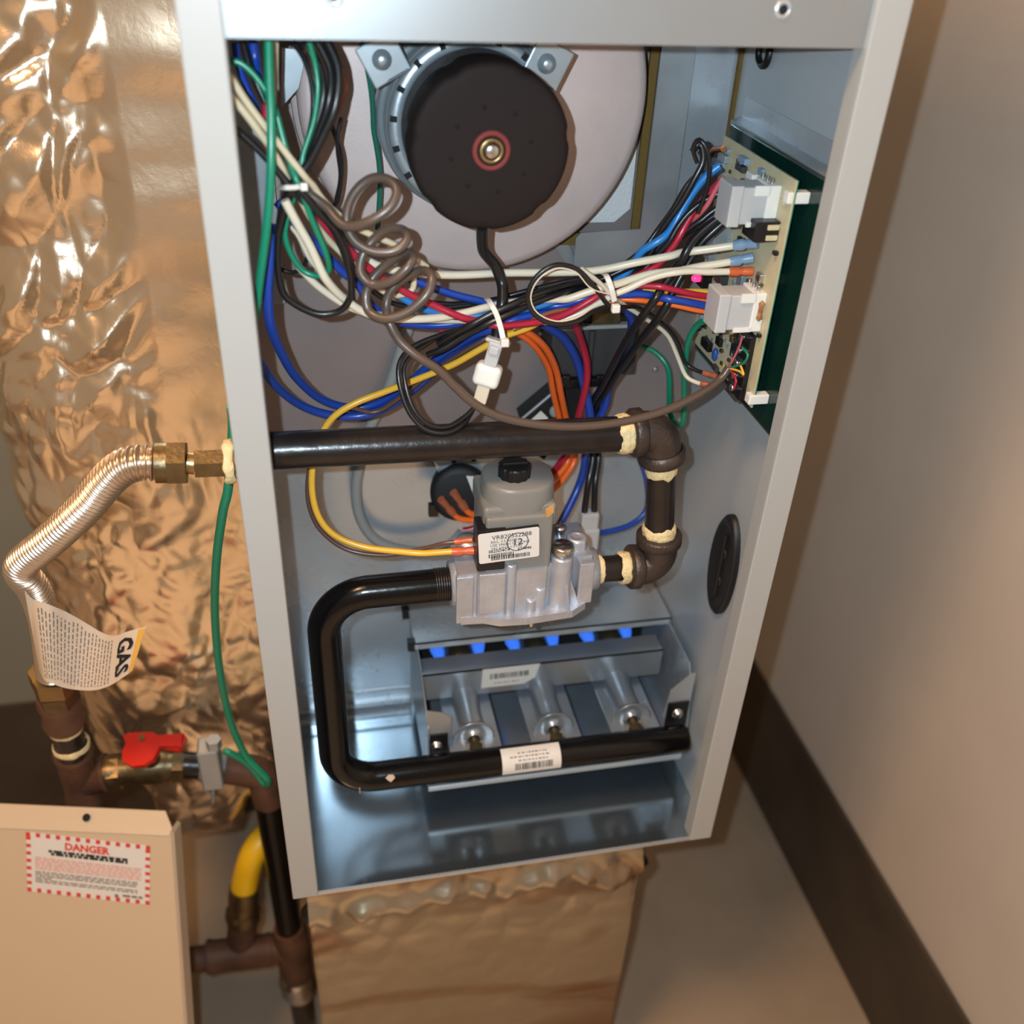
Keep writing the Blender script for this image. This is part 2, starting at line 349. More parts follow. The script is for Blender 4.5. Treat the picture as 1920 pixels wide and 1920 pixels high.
# zinc end shell
sh = obj('motor_shell', MB().lathe((BX, 0.156, BZ), (0, -1, 0), [(0.058, 0.0), (0.058, 0.020), (0.056, 0.0225), (0.054, 0.0225), (0.053, 0.026), (0.053, 0.042), (0.051, 0.0445), (0.044, 0.0445), (0.043, 0.040)], 72), zinc, bl, 'ribbed zinc motor shell')
for k in range(3):
    obj('shell_groove', MB().lathe((BX, 0.156, BZ), (0, -1, 0), [(0.0532, 0.028 + k * 0.0045), (0.0545, 0.029 + k * 0.0045), (0.0545, 0.0305 + k * 0.0045), (0.0532, 0.0315 + k * 0.0045)], 72), zinc, sh)
for k in range(9):
    a = math.pi * (0.30 + 1.0 * k / 9)
    cpos = Vector((BX + 0.0515 * math.cos(a), 0.1105, BZ + 0.0515 * math.sin(a)))
    M_ = Matrix.Translation(cpos) @ Matrix.Rotation(-a, 4, 'Y')
    obj('vent_slot', MB().box((-0.0035, -0.0008, -0.0016), (0.0005, 0.002, 0.0016), M_), dark, sh)
obj('stator_core', MB().lathe((BX, 0.13, BZ), (0, -1, 0), [(0.044, 0.0), (0.0435, 0.045), (0.0395, 0.048), (0.02, 0.05)], 64), blk_plastic, bl, 'black laminated stator behind the cap')
for k in range(4):
    obj('lamination_band', MB().lathe((BX, 0.13, BZ), (0, -1, 0), [(0.044, 0.018 + k * 0.006), (0.0452, 0.0188 + k * 0.006), (0.0452, 0.0212 + k * 0.006), (0.044, 0.022 + k * 0.006)], 64), dark_plastic, bl)
# notched motor cap
b = MB(); n = 120; rows = [(0.0458, 0.088), (0.0466, 0.079), (0.0466, 0.060), (0.0455, 0.0572), (0.043, 0.0562), (0.0395, 0.0558), (0.02, 0.0556), (0.0001, 0.0556)]
vs_ = []
for i, (r, y) in enumerate(rows):
    for k in range(n):
        t = 2 * math.pi * k / n
        notch = 0.0
        for c0 in (0.15, 1.15, 2.05, 3.0, 3.85, 4.65, 5.45):
            d = (t - c0 + math.pi) % (2 * math.pi) - math.pi
            notch += math.exp(-(d / 0.09) ** 4)
        rr = r - 0.0012 * notch if r > 0.04 else r
        vs_.append(Vector((BX + rr * math.cos(t), y, BZ + rr * math.sin(t))))
b.add(vs_, [(i * n + k, i * n + (k + 1) % n, (i + 1) * n + (k + 1) % n, (i + 1) * n + k) for i in range(len(rows) - 1) for k in range(n)], True)
cp = obj('motor_cap', b, motor_brown, bl, 'brown-black notched motor end cap')
for k in range(8):
    t = 2 * math.pi * k / 8 + 0.2
    obj('cap_dimple', MB().lathe((BX + 0.0235 * math.cos(t), 0.0556, BZ + 0.0235 * math.sin(t)), (0, -1, 0), [(0.0013, 0), (0.001, 0.0006), (0.0001, 0.0008)], 10), motor_brown, cp)
obj('felt_ring', MB().lathe((BX, 0.0552, BZ), (0, -1, 0), [(0.0112, -0.0005), (0.0108, 0.001), (0.0084, 0.001), (0.0082, 0.0)], 40), red_ring, bl, 'red felt ring round the shaft')
br_ = obj('bearing', MB().lathe((BX, 0.0552, BZ), (0, -1, 0), [(0.0072, 0.0), (0.007, 0.0012), (0.0052, 0.0014), (0.005, 0.0008)], 36), brass, bl, 'bronze bearing sleeve')
obj('shaft_end', MB().lathe((BX, 0.0552, BZ), (0, -1, 0), [(0.0046, 0.0), (0.0044, 0.0022), (0.0028, 0.003), (0.0001, 0.0031)], 28), steel, br_, 'shiny steel shaft end')
for (tx, tz, ang) in ((0.1, 0.6125, 0.5), (0.1975, 0.6115, -0.45)):
    M_ = Matrix.Translation((tx, 0.106, tz)) @ Matrix.Rotation(-ang if tx < BX else -ang, 4, 'Y')
    tb = obj('mounting_tab', MB().bbox((-0.012, -0.002, -0.012), (0.012, 0.0, 0.012), 0.0008, M_).bbox((-0.011, -0.002, -0.012) if tx > BX else (-0.004, -0.002, -0.012), (0.011, 0.044, -0.010), 0.0006, M_), zinc, bl, 'bent zinc mounting tab')
    obj('bolt', MB().lathe((tx - 0.001, 0.104, tz), (0, -1, 0), [(0.0058, 0), (0.0056, 0.0012), (0.0042, 0.002), (0.0034, 0.0038), (0.0018, 0.0044), (0.0001, 0.0045)], 24), zinc, tb)

# ================================================================== GAS SUPPLY PIPE
YG = 0.05
gp = thing('gas_supply_pipe', 'black iron gas pipe with two elbows crossing the compartment down to the valve', 'pipe', P(860, 830, YG))
pa = Vector((-0.004, YG, 0.3905)); pb = P(1172, 813, YG)
pr = 0.0123
obj('pipe', MB().tube([pa + (pb - pa) * (i / 12) for i in range(13)], pr, 24), black_pipe, gp, 'long black iron pipe')
def elbow(a, cpt, c, r, parent):
    pts = fillet([a, cpt, c], 0.0125, 10)
    e_ = obj('elbow', MB().tube(pts, r, 28), iron, parent, 'dark brown cast elbow')
    for (q, o_) in ((a, cpt), (c, cpt)):
        d = (o_ - q).normalized()
        obj('collar', MB().lathe(q, d, [(r * 0.8, -0.0005), (r * 1.12, 0.0), (r * 1.2, 0.0012), (r * 1.2, 0.0075), (r * 1.05, 0.0095)], 28), iron, e_)
e1a = P(1182, 812, YG); e1c = P(1236, 803, YG); e1b = P(1241, 862, YG)
elbow(e1a, P(1236, 806, YG), e1b, 0.0143, gp)
e2a = P(1236, 1000, YG); e2m = P(1232, 1060, YG); e2b = P(1178, 1063, YG)
elbow(e2a, e2m, e2b, 0.0143, gp)
obj('nipple', MB().cyl(e1b, e2a, 0.0108, 24), black_pipe, gp, 'short black vertical nipple')
obj('nipple', MB().cyl(P(1102, 1069, YG), e2b, 0.0100, 24), black_pipe, gp, 'short black horizontal nipple')
def sealant(a, bq, r, parent, seed, amp=0.0009):
    rng = random.Random(seed); a = Vector(a); bq = Vector(bq); ax = (bq - a); L = ax.length; ax.normalize()
    h = Vector((0, 0, 1)) if abs(ax.z) < 0.9 else Vector((1, 0, 0)); u = (h - ax * h.dot(ax)).normalized(); w = ax.cross(u)
    n = 36; rows = 9; vs_ = []
    for i in range(rows):
        for k in range(n):
            t = 2 * math.pi * k / n; q = Vector((math.cos(t) * 2, math.sin(t) * 2, seed))
            e0 = noise.noise(q) * L * 0.28; e1 = noise.noise(q + Vector((9, 0, 0))) * L * 0.28
            s_ = (e0 + (L + e1 - e0) * i / (rows - 1)); rr = r + amp * (0.5 + noise.noise(q * 2 + Vector((0, 0, i * 1.3)))) * math.sin(math.pi * i / (rows - 1)) ** 0.5
            if i in (0, rows - 1): rr = r - 0.0006
            vs_.append(a + ax * s_ + (u * math.cos(t) + w * math.sin(t)) * rr)
    fs = [(i * n + k, i * n + (k + 1) % n, (i + 1) * n + (k + 1) % n, (i + 1) * n + k) for i in range(rows - 1) for k in range(n)]
    return obj('sealant', MB().add(vs_, fs, True), dope, parent, 'cream smear of pipe sealant')
sealant(P(1156, 815, YG), P(1184, 812, YG), 0.0131, gp, 3, 0.0016)
sealant(P(1240, 860, YG), P(1239, 888, YG), 0.0112, gp, 5)
sealant(P(1236, 982, YG), P(1236, 1006, YG), 0.0116, gp, 8, 0.0016)
sealant(P(1160, 1065, YG), P(1180, 1063, YG), 0.0118, gp, 11, 0.0014)
sealant(P(1113, 1068, YG), P(1128, 1067, YG), 0.0106, gp, 14)

# ================================================================== GAS VALVE
vl = thing('gas_valve', 'cast aluminium gas valve with grey solenoid head and white printed label', 'valve', (0.187, 0.055, 0.25))
y0 = 0.030; zb = 0.2475; zt = 0.2925
# body: profile in plan (XY) extruded in Z with pads
x0 = 0.1365; x1 = 0.2375
def plan(pts, z0, z1): return MB().prism([(x, y, z0) for (x, y) in pts], (0, 0, z1 - z0))
body = plan([(x0, y0 + .002), (x0 + .013, y0 + .002), (x0 + .014, y0 - .001), (x0 + .034, y0 - .001), (x0 + .035, y0 + .004), (x0 + .041, y0 + .004), (x0 + .042, y0 + .001), (x0 + .064, y0 + .001), (x0 + .066, y0 + .006), (x1 - .01, y0 + .012), (x1, y0 + .012), (x1, .085), (x0 + .006, .085), (x0, .075)], zb + .004, zt - 0.002)
bo = obj('body', body, cast, vl, 'rough cast aluminium valve body')
obj('base_flange', plan([(x0 + .002, y0), (x0 + .018, y0 - .001), (x0 + .03, y0 - .006), (x0 + .05, y0 - .007), (x0 + .085, y0 - .004), (x0 + .097, y0 + .004), (x0 + .1, y0 + .014), (x0 + .096, .084), (x0 + .004, .084)], zb - .0015, zb + .005), cast, bo)
obj('lower_cover', MB().lathe((x0 + .037, .052, zb - .001), (0, 0, -1), [(0.026, 0), (0.026, 0.004), (0.023, 0.006), (0.0001, 0.006)], 40), brass_dark, vl, 'brass-coloured round bottom cover')
obj('lower_screw', MB().cyl((x0 + .056, .034, zb - .012), (x0 + .056, .034, zb), 0.0022, 12), steel, vl)
obj('curved_pad', MB().bbox((x0 + .0145, y0 - .0022, zb + .008), (x0 + .0335, y0, zt - .001), 0.0009, n=2), cast, bo)
obj('end_pad', MB().bbox((x0 - .0015, y0 + .0005, zb - .001), (x0 + .011, y0 + .006, zt - .004), 0.0009, n=2), cast, bo)
for (xx, r, z0, z1, yy) in ((x0 + .038, .0042, zb + .004, zt + .0035, y0 + .003), (x0 + .0535, .0033, zb + .004, zb + .0155, y0 + .001), (x0 + .0605, .0046, zb + .004, zb + .025, y0 + .003), (x0 + .0615, .0042, zb + .004, zt - .003, y0 + .0065)):
    obj('boss', MB().lathe((xx, yy, z0), (0, 0, 1), [(r * 1.12, 0), (r, .002), (r, z1 - z0 - .001), (r * .85, z1 - z0), (0.0001, z1 - z0)], 20), cast, bo)
# regulator tower with screw cap
tx, ty = P(1052, 1100, y0 + .004).x, y0 + .009
tw = obj('regulator_tower', MB().lathe((tx, ty, zb + .004), (0, 0, 1), [(.0098, 0), (.0092, .004), (.0086, .02), (.0083, .042), (.0078, .0435), (0.0001, .0435)], 32), cast, vl, 'round cast tower with a slotted screw cap')
obj('screw_cap', MB().lathe((tx, ty, zb + .047), (0, 0, 1), [(.0062, 0), (.0062, .003), (.0078, .0035), (.0081, .005), (.0081, .0085), (.0076, .0095), (0.0001, .0095)], 32), steel, tw, 'shiny slotted screw cap')
obj('slot', MB().box((tx - .006, ty - .0008, zb + .0563), (tx + .006, ty + .0008, zb + .0568)), dark, tw)
for (a0_, ln_) in ((-70, .006), (-20, .007)):
    ca, sa = math.cos(math.radians(a0_)), math.sin(math.radians(a0_)); o2 = Vector((tx, ty, zb + .004)); dr_ = Vector((ca, sa, 0)); pp = Vector((-sa, ca, 0)) * .0009
    obj('rib', MB().prism([o2 + dr_ * .006 - pp, o2 + dr_ * (.009 + ln_) - pp, o2 + dr_ * .008 + Vector((0, 0, .024)) - pp, o2 + dr_ * .006 + Vector((0, 0, .024)) - pp], pp * 2), cast, tw)
sx = P(1080, 1020, .055).x
obj('port_tower', MB().lathe((sx, .055, zb + .004), (0, 0, 1), [(.0085, 0), (.0078, .045), (.0070, .0475), (.0035, .0475), (.003, .044), (0.0001, .044)], 28), cast, vl, 'capped pressure port tower')
obj('fin', MB().bbox((x1 - .011, y0 + .004, zb + .004), (x1 + .0005, .07, zt - .004), 0.001).bbox((x1 - .014, y0 + .018, zb + .004), (x1 - .004, .06, zt + .006), 0.001), cast, bo)
obj('inlet_hub', MB().lathe((x1 - .002, YG + .001, 0.2705), (1, 0, 0), [(.0165, 0), (.016, .008), (.0125, .0085)], 32), cast, bo)
obj('outlet_hub', MB().lathe((x0 + .004, YG, 0.2692), (-1, 0, 0), [(.0185, 0), (.0178, .0075), (.0145, .0082), (.0115, .006)], 32), cast, bo)
obj('stud', MB().cyl(P(1048, 1032, .07), P(1050, 990, .07), .0035, 14).lathe(P(1050, 990, .07), (0, 0, 1), [(.0045, -.001), (.0045, .0015), (.0001, .0025)], 14), steel, vl)
obj('round_boss', MB().lathe((x0 + .0125, .066, zt - .002), (0, 0, 1), [(.0092, 0), (.0085, .0065), (.0001, .0068)], 24), cast, bo)
# solenoid head
hx0, hx1 = 0.1555, 0.2035; hy0 = 0.0335; hz0 = 0.288; hz1 = 0.3350
so = obj('solenoid_head', MB().bbox((hx0, hy0, hz0), (hx1, .083, hz1), .0022, n=2), grey_plastic, vl, 'grey moulded plastic solenoid head')
cx_, cy_ = 0.1822, 0.0605
obj('neck', MB().bbox((hx0 - .001, hy0 + .005, hz1 - .012), (hx1 + .0035, .086, hz1 + .005), .003, n=2), grey_plastic, so)
b = MB(); n = 40; vs_ = []
ring = []
for k in range(n):
    t = 2 * math.pi * k / n; c_, s_ = math.cos(t), math.sin(t)
    ring.append((cx_ + .0255 * (abs(c_) ** .8) * (1 if c_ > 0 else -1), cy_ + .0235 * (abs(s_) ** .8) * (1 if s_ > 0 else -1)))
for (z, sc) in ((hz1, 1.02), (hz1 + .0155, 1.0), (hz1 + .018, .97), (hz1 + .019, .92), (hz1 + .019, .001)):
    vs_ += [Vector((cx_ + (x - cx_) * sc, cy_ + (y - cy_) * sc, z)) for (x, y) in ring]
b.add(vs_, [(i * n + k, i * n + (k + 1) % n, (i + 1) * n + (k + 1) % n, (i + 1) * n + k) for i in range(4) for k in range(n)], True)
obj('dome', b, grey_plastic, so)
kc = Vector((cx_ - .003, cy_ - .002, hz1 + .019)); b = MB(); n = 48; vs_ = []
for (r, z) in ((.0112, 0), (.0112, .0078), (.0104, .0088), (.0001, .0088)):
    for k in range(n):
        t = 2 * math.pi * k / n; rr = r * (1 + (.035 if k % 4 < 2 else -.02)) if r > .01 else r; vs_.append(kc + Vector((rr * math.cos(t), rr * math.sin(t), z)))
b.add(vs_, [(i * n + k, i * n + (k + 1) % n, (i + 1) * n + (k + 1) % n, (i + 1) * n + k) for i in range(3) for k in range(n)])
kn = obj('control_knob', b, blk_plastic, vl, 'black ribbed control knob')
obj('grip_bar', MB().bbox(kc + Vector((-.009, -.0028, .008)), kc + Vector((.009, .0028, .0115)), .001), blk_plastic, kn)
# terminal block and label plate
obj('terminal_block', MB().bbox((0.1495, .031, .2925), (.1695, .05, .3275), .001), blk_plastic, vl, 'black terminal block')
la = P(896, 1002, .0295); lb = P(1011, 987, .0295); lc = P(902, 1057, .0295)
lu = (lb - la).normalized(); ln = lu.cross((la - lc).normalized()).normalized(); lv = ln.cross(lu).normalized()
LW = (lb - la).length; LH = (la - lc).length
lo_ = la - lv * LH
obj('label_backing', MB().prism([lo_ + ln * -.0003, lo_ + lu * LW + ln * -.0003, lo_ + lu * LW + lv * LH + ln * -.0003, lo_ + lv * LH + ln * -.0003], -ln * .0025), blk_plastic, vl)
def rounded(o_, u, v, w, h, r, n=5):
    out = []
    for (cx0, cy0, a0) in ((w - r, r, -90), (w - r, h - r, 0), (r, h - r, 90), (r, r, 180)):
        for k in range(n + 1):
            t = math.radians(a0 + 90 * k / n); out.append(o_ + u * (cx0 + r * math.cos(t)) + v * (cy0 + r * math.sin(t)))
    return out
lab = obj('label', MB().prism(rounded(lo_, lu, lv, LW, LH, .0018), ln * .0003), label_white, vl, 'white printed label with barcode')
def bars(o_, u, v, w, h, seed, lift, mn=.00022, mx=.0008):
    rng = random.Random(seed); b = MB(); x = 0; nrm = u.cross(v).normalized() * lift
    while x < w:
        t = rng.uniform(mn, mx); b.add([o_ + u * x + nrm, o_ + u * min(x + t, w) + nrm, o_ + u * min(x + t, w) + v * h + nrm, o_ + u * x + v * h + nrm], [(0, 1, 2, 3)]); x += t + rng.uniform(mn, mx)
    return b
LF = .00042
def ltxt(t, fx, fy, size, m_=ink, al='LEFT', bold=0): obj('lettering', text_mb(t, lo_ + lu * LW * fx + lv * LH * fy, lu, lv, size, LF, al, bold), m_, lab)
ltxt('VR8205S2288', .22, .76, .0050); ltxt('REG. 3.5 ADJ 3', .2, .64, .0030); ltxt('USE 396021 LP CONV', .19, .53, .0030); ltxt('24V 60HZ 1.0TAL', .2, .42, .0030)
ltxt('0625D4C4', .16, .33, .0034, ink, 'LEFT', .00006); ltxt('624846', .64, .31, .0033, ink, 'LEFT', .00006)
obj('barcode', bars(lo_ + lu * LW * .16 + lv * LH * .16, lu, lv, LW * .42, LH * .13, 2, LF), ink, lab)
obj('barcode', bars(lo_ + lu * LW * .2 + lv * LH * .07, lu, lv, LW * .64, LH * .13, 4, LF + .0001), ink, lab)
sc_ = lo_ + lu * LW * .64 + lv * LH * .6
b = MB(); n = 32; vs_ = []
for r in (.0078, .0072):
    vs_ += [sc_ + lu * r * math.cos(2 * math.pi * k / n) + lv * r * math.sin(2 * math.pi * k / n) + ln * (LF + .0002) for k in range(n)]
b.add(vs_, [(k, (k + 1) % n, n + (k + 1) % n, n + k) for k in range(n)])
obj('stamp_ring', b, ink_blue, lab, 'dark blue round ink stamp')
obj('stamp_digits', text_mb('12', sc_ - lv * .0026, lu, lv, .0078, LF + .0002, 'CENTER', .00005), ink_blue, lab)
obj('sticker', MB().prism([P(1022, 955, .034), P(1036, 946, .036), P(1036, 960, .034), P(1024, 970, .0333)], (0.0008, -.0008, 0)), gold_print, vl)

# ================================================================== MANIFOLD PIPE
YM = 0.05
mf = thing('manifold_pipe', 'glossy black manifold pipe bent in a U beneath the valve', 'pipe', P(620, 1400, YM))
mr_ = 0.0122
m1 = Vector((0.137, YM, 0.2692)); m2 = Vector((0.0405, YM, 0.268)); m3 = Vector((0.0405, YM, 0.0735)); m4 = Vector((0.3475, YM, 0.0722))
pts = fillet([m1, m2, m3, m4], 0.034, 16)
pipe_ = obj('pipe', MB().tube(pts[:-1] + [m4 - Vector((.004, 0, 0)), m4 - Vector((.0015, 0, 0)), m4], [mr_] * (len(pts)) + [mr_ * .93, mr_ * .6], 32), black_gloss, mf)
for k in range(7): obj('thread', MB().lathe((0.1335 - k * .0018, YM, 0.2692), (1, 0, 0), [(mr_ - .0002, -.0008), (mr_ + .0007, 0), (mr_ - .0002, .0008)], 32), black_pipe, pipe_)
# label on manifold
c0 = P(944, 1432, YM - mr_); b = MB(); n = 8; vs_ = []
xl0 = P(942, 1430, YM - .010).x; xl1 = P(1052, 1420, YM - .010).x
for i in range(n + 1):
    a = math.radians(98 - 118 * i / n)
    for x in (xl0, xl1): vs_.append(Vector((x, YM - (mr_ + .0004) * math.cos(a), .0727 + (mr_ + .0004) * math.sin(a))))
b.add(vs_, [(2 * i, 2 * i + 1, 2 * i + 3, 2 * i + 2) for i in range(n)], True)
ml = obj('label', b, label_white, mf, 'white barcode sticker wrapped on the pipe')
b = MB(); rng = random.Random(5); x = xl0 + .011
while x < xl1 - .008:
    t = rng.uniform(.0003, .0012); vs_ = []
    for a in (math.radians(30), math.radians(16), math.radians(2)):
        for xx in (x, x + t): vs_.append(Vector((xx, YM - (mr_ + .0006) * math.cos(a), .0727 + (mr_ + .0006) * math.sin(a))))
    b.add(vs_, [(0, 1, 3, 2), (2, 3, 5, 4)]); x += t + rng.uniform(.0003, .0009)
obj('barcode', b, ink, ml)
b = MB(); rng = random.Random(6)
for ang in (44, 58, 72):
    x = xl0 + (.007 if ang == 58 else .014)
    while x < xl1 - .012:
        t = rng.uniform(.0008, .003); vs_ = []
        for a in (math.radians(ang), math.radians(ang - 5)):
            for xx in (x, x + t): vs_.append(Vector((xx, YM - (mr_ + .0006) * math.cos(a), .0727 + (mr_ + .0006) * math.sin(a))))
        b.add(vs_, [(0, 1, 3, 2)]); x += t + rng.uniform(.0005, .0016)
obj('print_lines', b, ink_grey, ml)
cpt = P(731, 1459, YM - mr_ * .98)
obj('paint_fleck', MB().prism([cpt + Vector(q) for q in ((-.0035, 0, .001), (-.001, 0, .0042), (.003, 0, .0035), (.0042, 0, 0), (.0008, 0, -.0045), (-.0015, 0, -.0022))], (0, -.0004, 0)), tag_paper, mf, 'cream paint fleck')
xx = P(672, 1462, YM).x
obj('scratch_ring', MB().lathe((xx, YM, .0734), (1, 0, 0), [(mr_ + .0001, 0), (mr_ + .0003, .0002), (mr_ + .0001, .0005)], 32), tag_paper, mf)
# support brackets
for (px, py) in ((818, 1398), (1270, 1337)):
    c = P(px, py, .067)
    bk = obj('bracket', MB().bbox(c + Vector((-.010 if px > 1000 else -.0052, 0, -.022)), c + Vector((.010, .0021, .0125)), .0006), blk_plastic, mf, 'black bracket with a screw')
    obj('screw', MB().lathe(c, (0, -1, 0), [(.0052, 0), (.005, .0012), (.0038, .0014), (.0036, .0036), (.0024, .0046), (.0001, .0048)], 6 * 4), steel, bk)

burner_steel = mat('burner_steel', rgb(160, 166, 172), 0.3, 0.65, var=0.08, vscale=30, rvar=0.05)
# ================================================================== BURNER ASSEMBLY
ba = thing('burner_assembly', 'galvanized burner box with three pressed-steel burners behind the manifold', 'burner box', (0.235, 0.14, 0.03))
BXs = (0.160, 0.2315, 0.304)
sf = obj('heat_shelf', MB().box((0.117, .1435, .130), (0.357, YB - .0009, .1312)).box((0.117, .1435, .1245), (0.357, .1447, .1312)), galv, ba, 'flat galvanized shelf above the flames')
for z_, y_ in ((.128, .148), (.128, .193)): obj('clip', MB().bbox((.111, y_ - .004, z_ - .006), (.118, y_ + .004, z_ + .004), .0006), blk_plastic, ba)
obj('side_plate', MB().prism([(.1185, .067, .066), (.1185, .067, .104), (.1185, .118, .1265), (.1185, YB - .0009, .1265), (.1185, YB - .0009, .03), (.1185, .067, .03)], (.0012, 0, 0)), galv_dull, ba)
obj('side_plate', MB().prism([(.3535, .067, .062), (.3535, .073, .108), (.3535, .085, .128), (.3535, YB - .0009, .128), (.3535, YB - .0009, .03), (.3535, .067, .03)], (.0012, 0, 0)), galv, ba)
# front ears the brackets screw to
ea = P(815, 1340, .069); obj('ear', MB().prism([Vector((.1185, .0692, .088)), Vector((.1385, .0692, .088)), Vector((.1385, .0692, .111)), Vector((.131, .0692, .118)), Vector((.1185, .0692, .122))], (0, .0012, 0)), galv_dull, ba, 'brownish bent mounting ear')
obj('ear', MB().prism([Vector((.3300, .0692, .080)), Vector((.3535, .0692, .080)), Vector((.3535, .0692, .130)), Vector((.3495, .0692, .130)), Vector((.333, .0692, .112))], (0, .0012, 0)), galv, ba)
obj('bottom_plate', MB().box((.1185, .067, .029), (.3535, YB - .0009, .0302)), burner_steel, ba)
obj('front_edge', MB().bbox((.1185, .0648, .0275), (.3535, .0672, .033), .0008, n=2), mat('bright_sheet_edge', rgb(214, 218, 220), .35, .5), ba, 'bright folded front edge')
rail = obj('front_rail', MB().box((.1209, .125, .1083), (.3455, .147, .1095)).box((.1209, .125, .0795), (.3455, .1262, .1095)), burner_steel, ba, 'horizontal galvanized rail across the burners')
# barcode label on rail
lo2 = Vector((.1935 - .009, .1166, .104)); U2 = Vector((1, 0, 0)); V2 = Vector((0, 0, 1))
xa = P(902, 1285, .1248).x; xb = P(1012, 1255, .1248).x
rl = obj('label', MB().prism([Vector((xa, .1248, .087)), Vector((xb - .014, .1248, .087)), Vector((xb - .004, .1248, .0935)), Vector((xb, .1248, .1095)), Vector((xa + .001, .1248, .1095))], (0, -.0003, 0)), label_white, ba, 'white barcode label on the rail')
obj('barcode', bars(Vector((xa + .008, .1245, .097)), U2, V2, xb - xa - .018, .0062, 9, .0002, .0004, .0012), ink, rl)
obj('print_line', bars(Vector((xa + .012, .1245, .091)), U2, V2, xb - xa - .03, .0012, 10, .0002, .0006, .002), ink_grey, rl)
for i, bx_ in enumerate(BXs):
    bz = .074; z_p = .0735
    bn = obj('burner', MB().bbox((bx_ - .0225, .0845, z_p - .001), (bx_ + .0225, .168, z_p + .0004), .0004).box((bx_ - .0225, .0655, z_p - .001), (bx_ - .0085, .0848, z_p + .0004)).box((bx_ + .0085, .0655, z_p - .001), (bx_ + .0225, .0848, z_p + .0004)), burner_steel, ba, 'pressed steel burner plate')
    # half tube
    prof = []
    ys = [.080 + .062 * k / 14 for k in range(15)]; b = MB(); vs_ = []; nn = 14
    for y in ys:
        t = (y - .080) / .062
        r = .0138 * (1 - .14 * math.sin(math.pi * min(1, t * 1.3)))
        for k in range(nn + 1):
            a = math.pi * k / nn; vs_.append(Vector((bx_ + r * math.cos(a), y, z_p + r * 1.15 * math.sin(a))))
    b.add(vs_, [(i_ * (nn + 1) + k, i_ * (nn + 1) + k + 1, (i_ + 1) * (nn + 1) + k + 1, (i_ + 1) * (nn + 1) + k) for i_ in range(14) for k in range(nn)], True)
    obj('venturi_tube', b, burner_steel, bn)
    # flared bell
    b = MB().lathe((bx_, .087, z_p + .002), (0, -1, 0), [(.0118, -.004), (.0132, .003), (.0168, .0085), (.0178, .0095), (.0166, .0099), (.012, .0065), (.0075, .0085), (.0055, .012)], 32)
    obj('bell', b, burner_steel, bn, 'flared bell mouth')
    obj('burner_head', MB().lathe((bx_, .146, z_p + .022), (0, 1, 0), [(.010, 0), (.013, .004), (.014, .008), (.014, .020), (.012, .027), (.0001, .024)], 28), brass_dark, bn, 'dark round burner head')
for i, bx_ in enumerate(BXs):
    obj('orifice', MB().hexa((bx_, .058, .0745), (bx_, .068, .075), .0062).cyl((bx_, .066, .075), (bx_, .079, .0755), .0042, 14), brass_dark, mf, 'brass orifice fitting')
obj('inlet_shade', MB().box((.1205, .1965, .034), (.3525, .199, .1295)), dark, ba, 'dark plate added as shade in the heat exchanger inlet behind the burners')  # dark plate added to keep the gap behind the flames in shade
# flames
for i, bx_ in enumerate(BXs):
    fm = thing('burner_flame', ('blue gas flame at the burner nearest the U-bend of the manifold', 'blue gas flame at the middle burner of the three', 'blue gas flame at the burner by the grommet side wall')[i], 'flame', (bx_, .165, .1), 'burner flames')
    for s_ in (-1, 1):
        q = [Vector((bx_ + s_ * (.0175 + .001 * k), .156 + .0075 * k, .0965 + .001 * k)) for k in range(5)]
        obj('flame_cone', MB().tube(q, [.0025, .0055, .0066, .0055, .0015], 10), flame_mat, fm)

# ================================================================== CONTROL BOARD + BRACKET
XP = 0.346; XB = 0.334
bk = thing('board_bracket', 'galvanized sheet bracket holding the circuit board off the side wall', 'bracket', (0.353, 0.1, 0.395))
obj('plate', MB().prism([(XP, .0165, .5665), (XP, .1635, .5665), (XP, .1635, .395), (XP, .0165, .395)], (.001, 0, 0)), mat('bracket_green_sheen', rgb(150, 162, 160), .22, .9), bk)
obj('reflection_sheet', MB().box((XP - .0008, .0185, .397), (XP, .1615, .5645)), mat('green_reflection', rgb(13, 42, 36), .16, 0, var=.15, vscale=60), bk, 'glossy dark green sheet added as the reflection of the board')  # added sheet, its green stands for the board underside mirrored in the plate
obj('top_fold', MB().prism([(XP, .0165, .5665), (W - .0008, .0165, .5665), (W - .0008, .175, .5665), (XP, .1635, .5665)], (0, 0, .001)), galv_dull, bk, 'mottled top fold')
obj('wall_tab', MB().box((W - .0022, .0165, .5665), (W - .001, .172, .581)), galv, bk)
obj('front_fold', MB().box((XP, .0155, .395), (W - .001, .0165, .5675)), galv, bk)
cb = thing('control_board', 'tan circuit board with white plug sockets and a lit red light', 'circuit board', (XB, 0.09, 0.412))
by0, by1, bz0, bz1 = .0305, .1435, .4115, .5615
bd = obj('board', MB().box((XB, by0, bz0), (XB + .0008, by1, bz1)), pcb, cb, 'tan component face of the board')
obj('solder_side', MB().box((XB + .0008, by0, bz0), (XB + .0016, by1, bz1)), pcb_green, cb, 'green solder side')
def onb(px, py): q = PX(px, py, XB); return q.y, q.z
def bbox_on(name, px, py, wy, wz, hx, material, parent=cb, label=None, r=.0005):
    y, z = onb(px, py)
    return obj(name, MB().bbox((XB - hx, y - wy / 2, z - wz / 2), (XB, y + wy / 2, z + wz / 2), r), material, parent, label)
for (px, py) in ((1500, 368), (1425, 745), (1445, 520)):
    q = PX(px, py, XB + .006)
    obj('standoff', MB().bbox((XB - .003, q.y - .003, q.z - .004), (XP - .0007, q.y + .004, q.z + .003), .0008), white_plastic if py != 520 else steel, cb, 'white nylon standoff' if py != 520 else None)
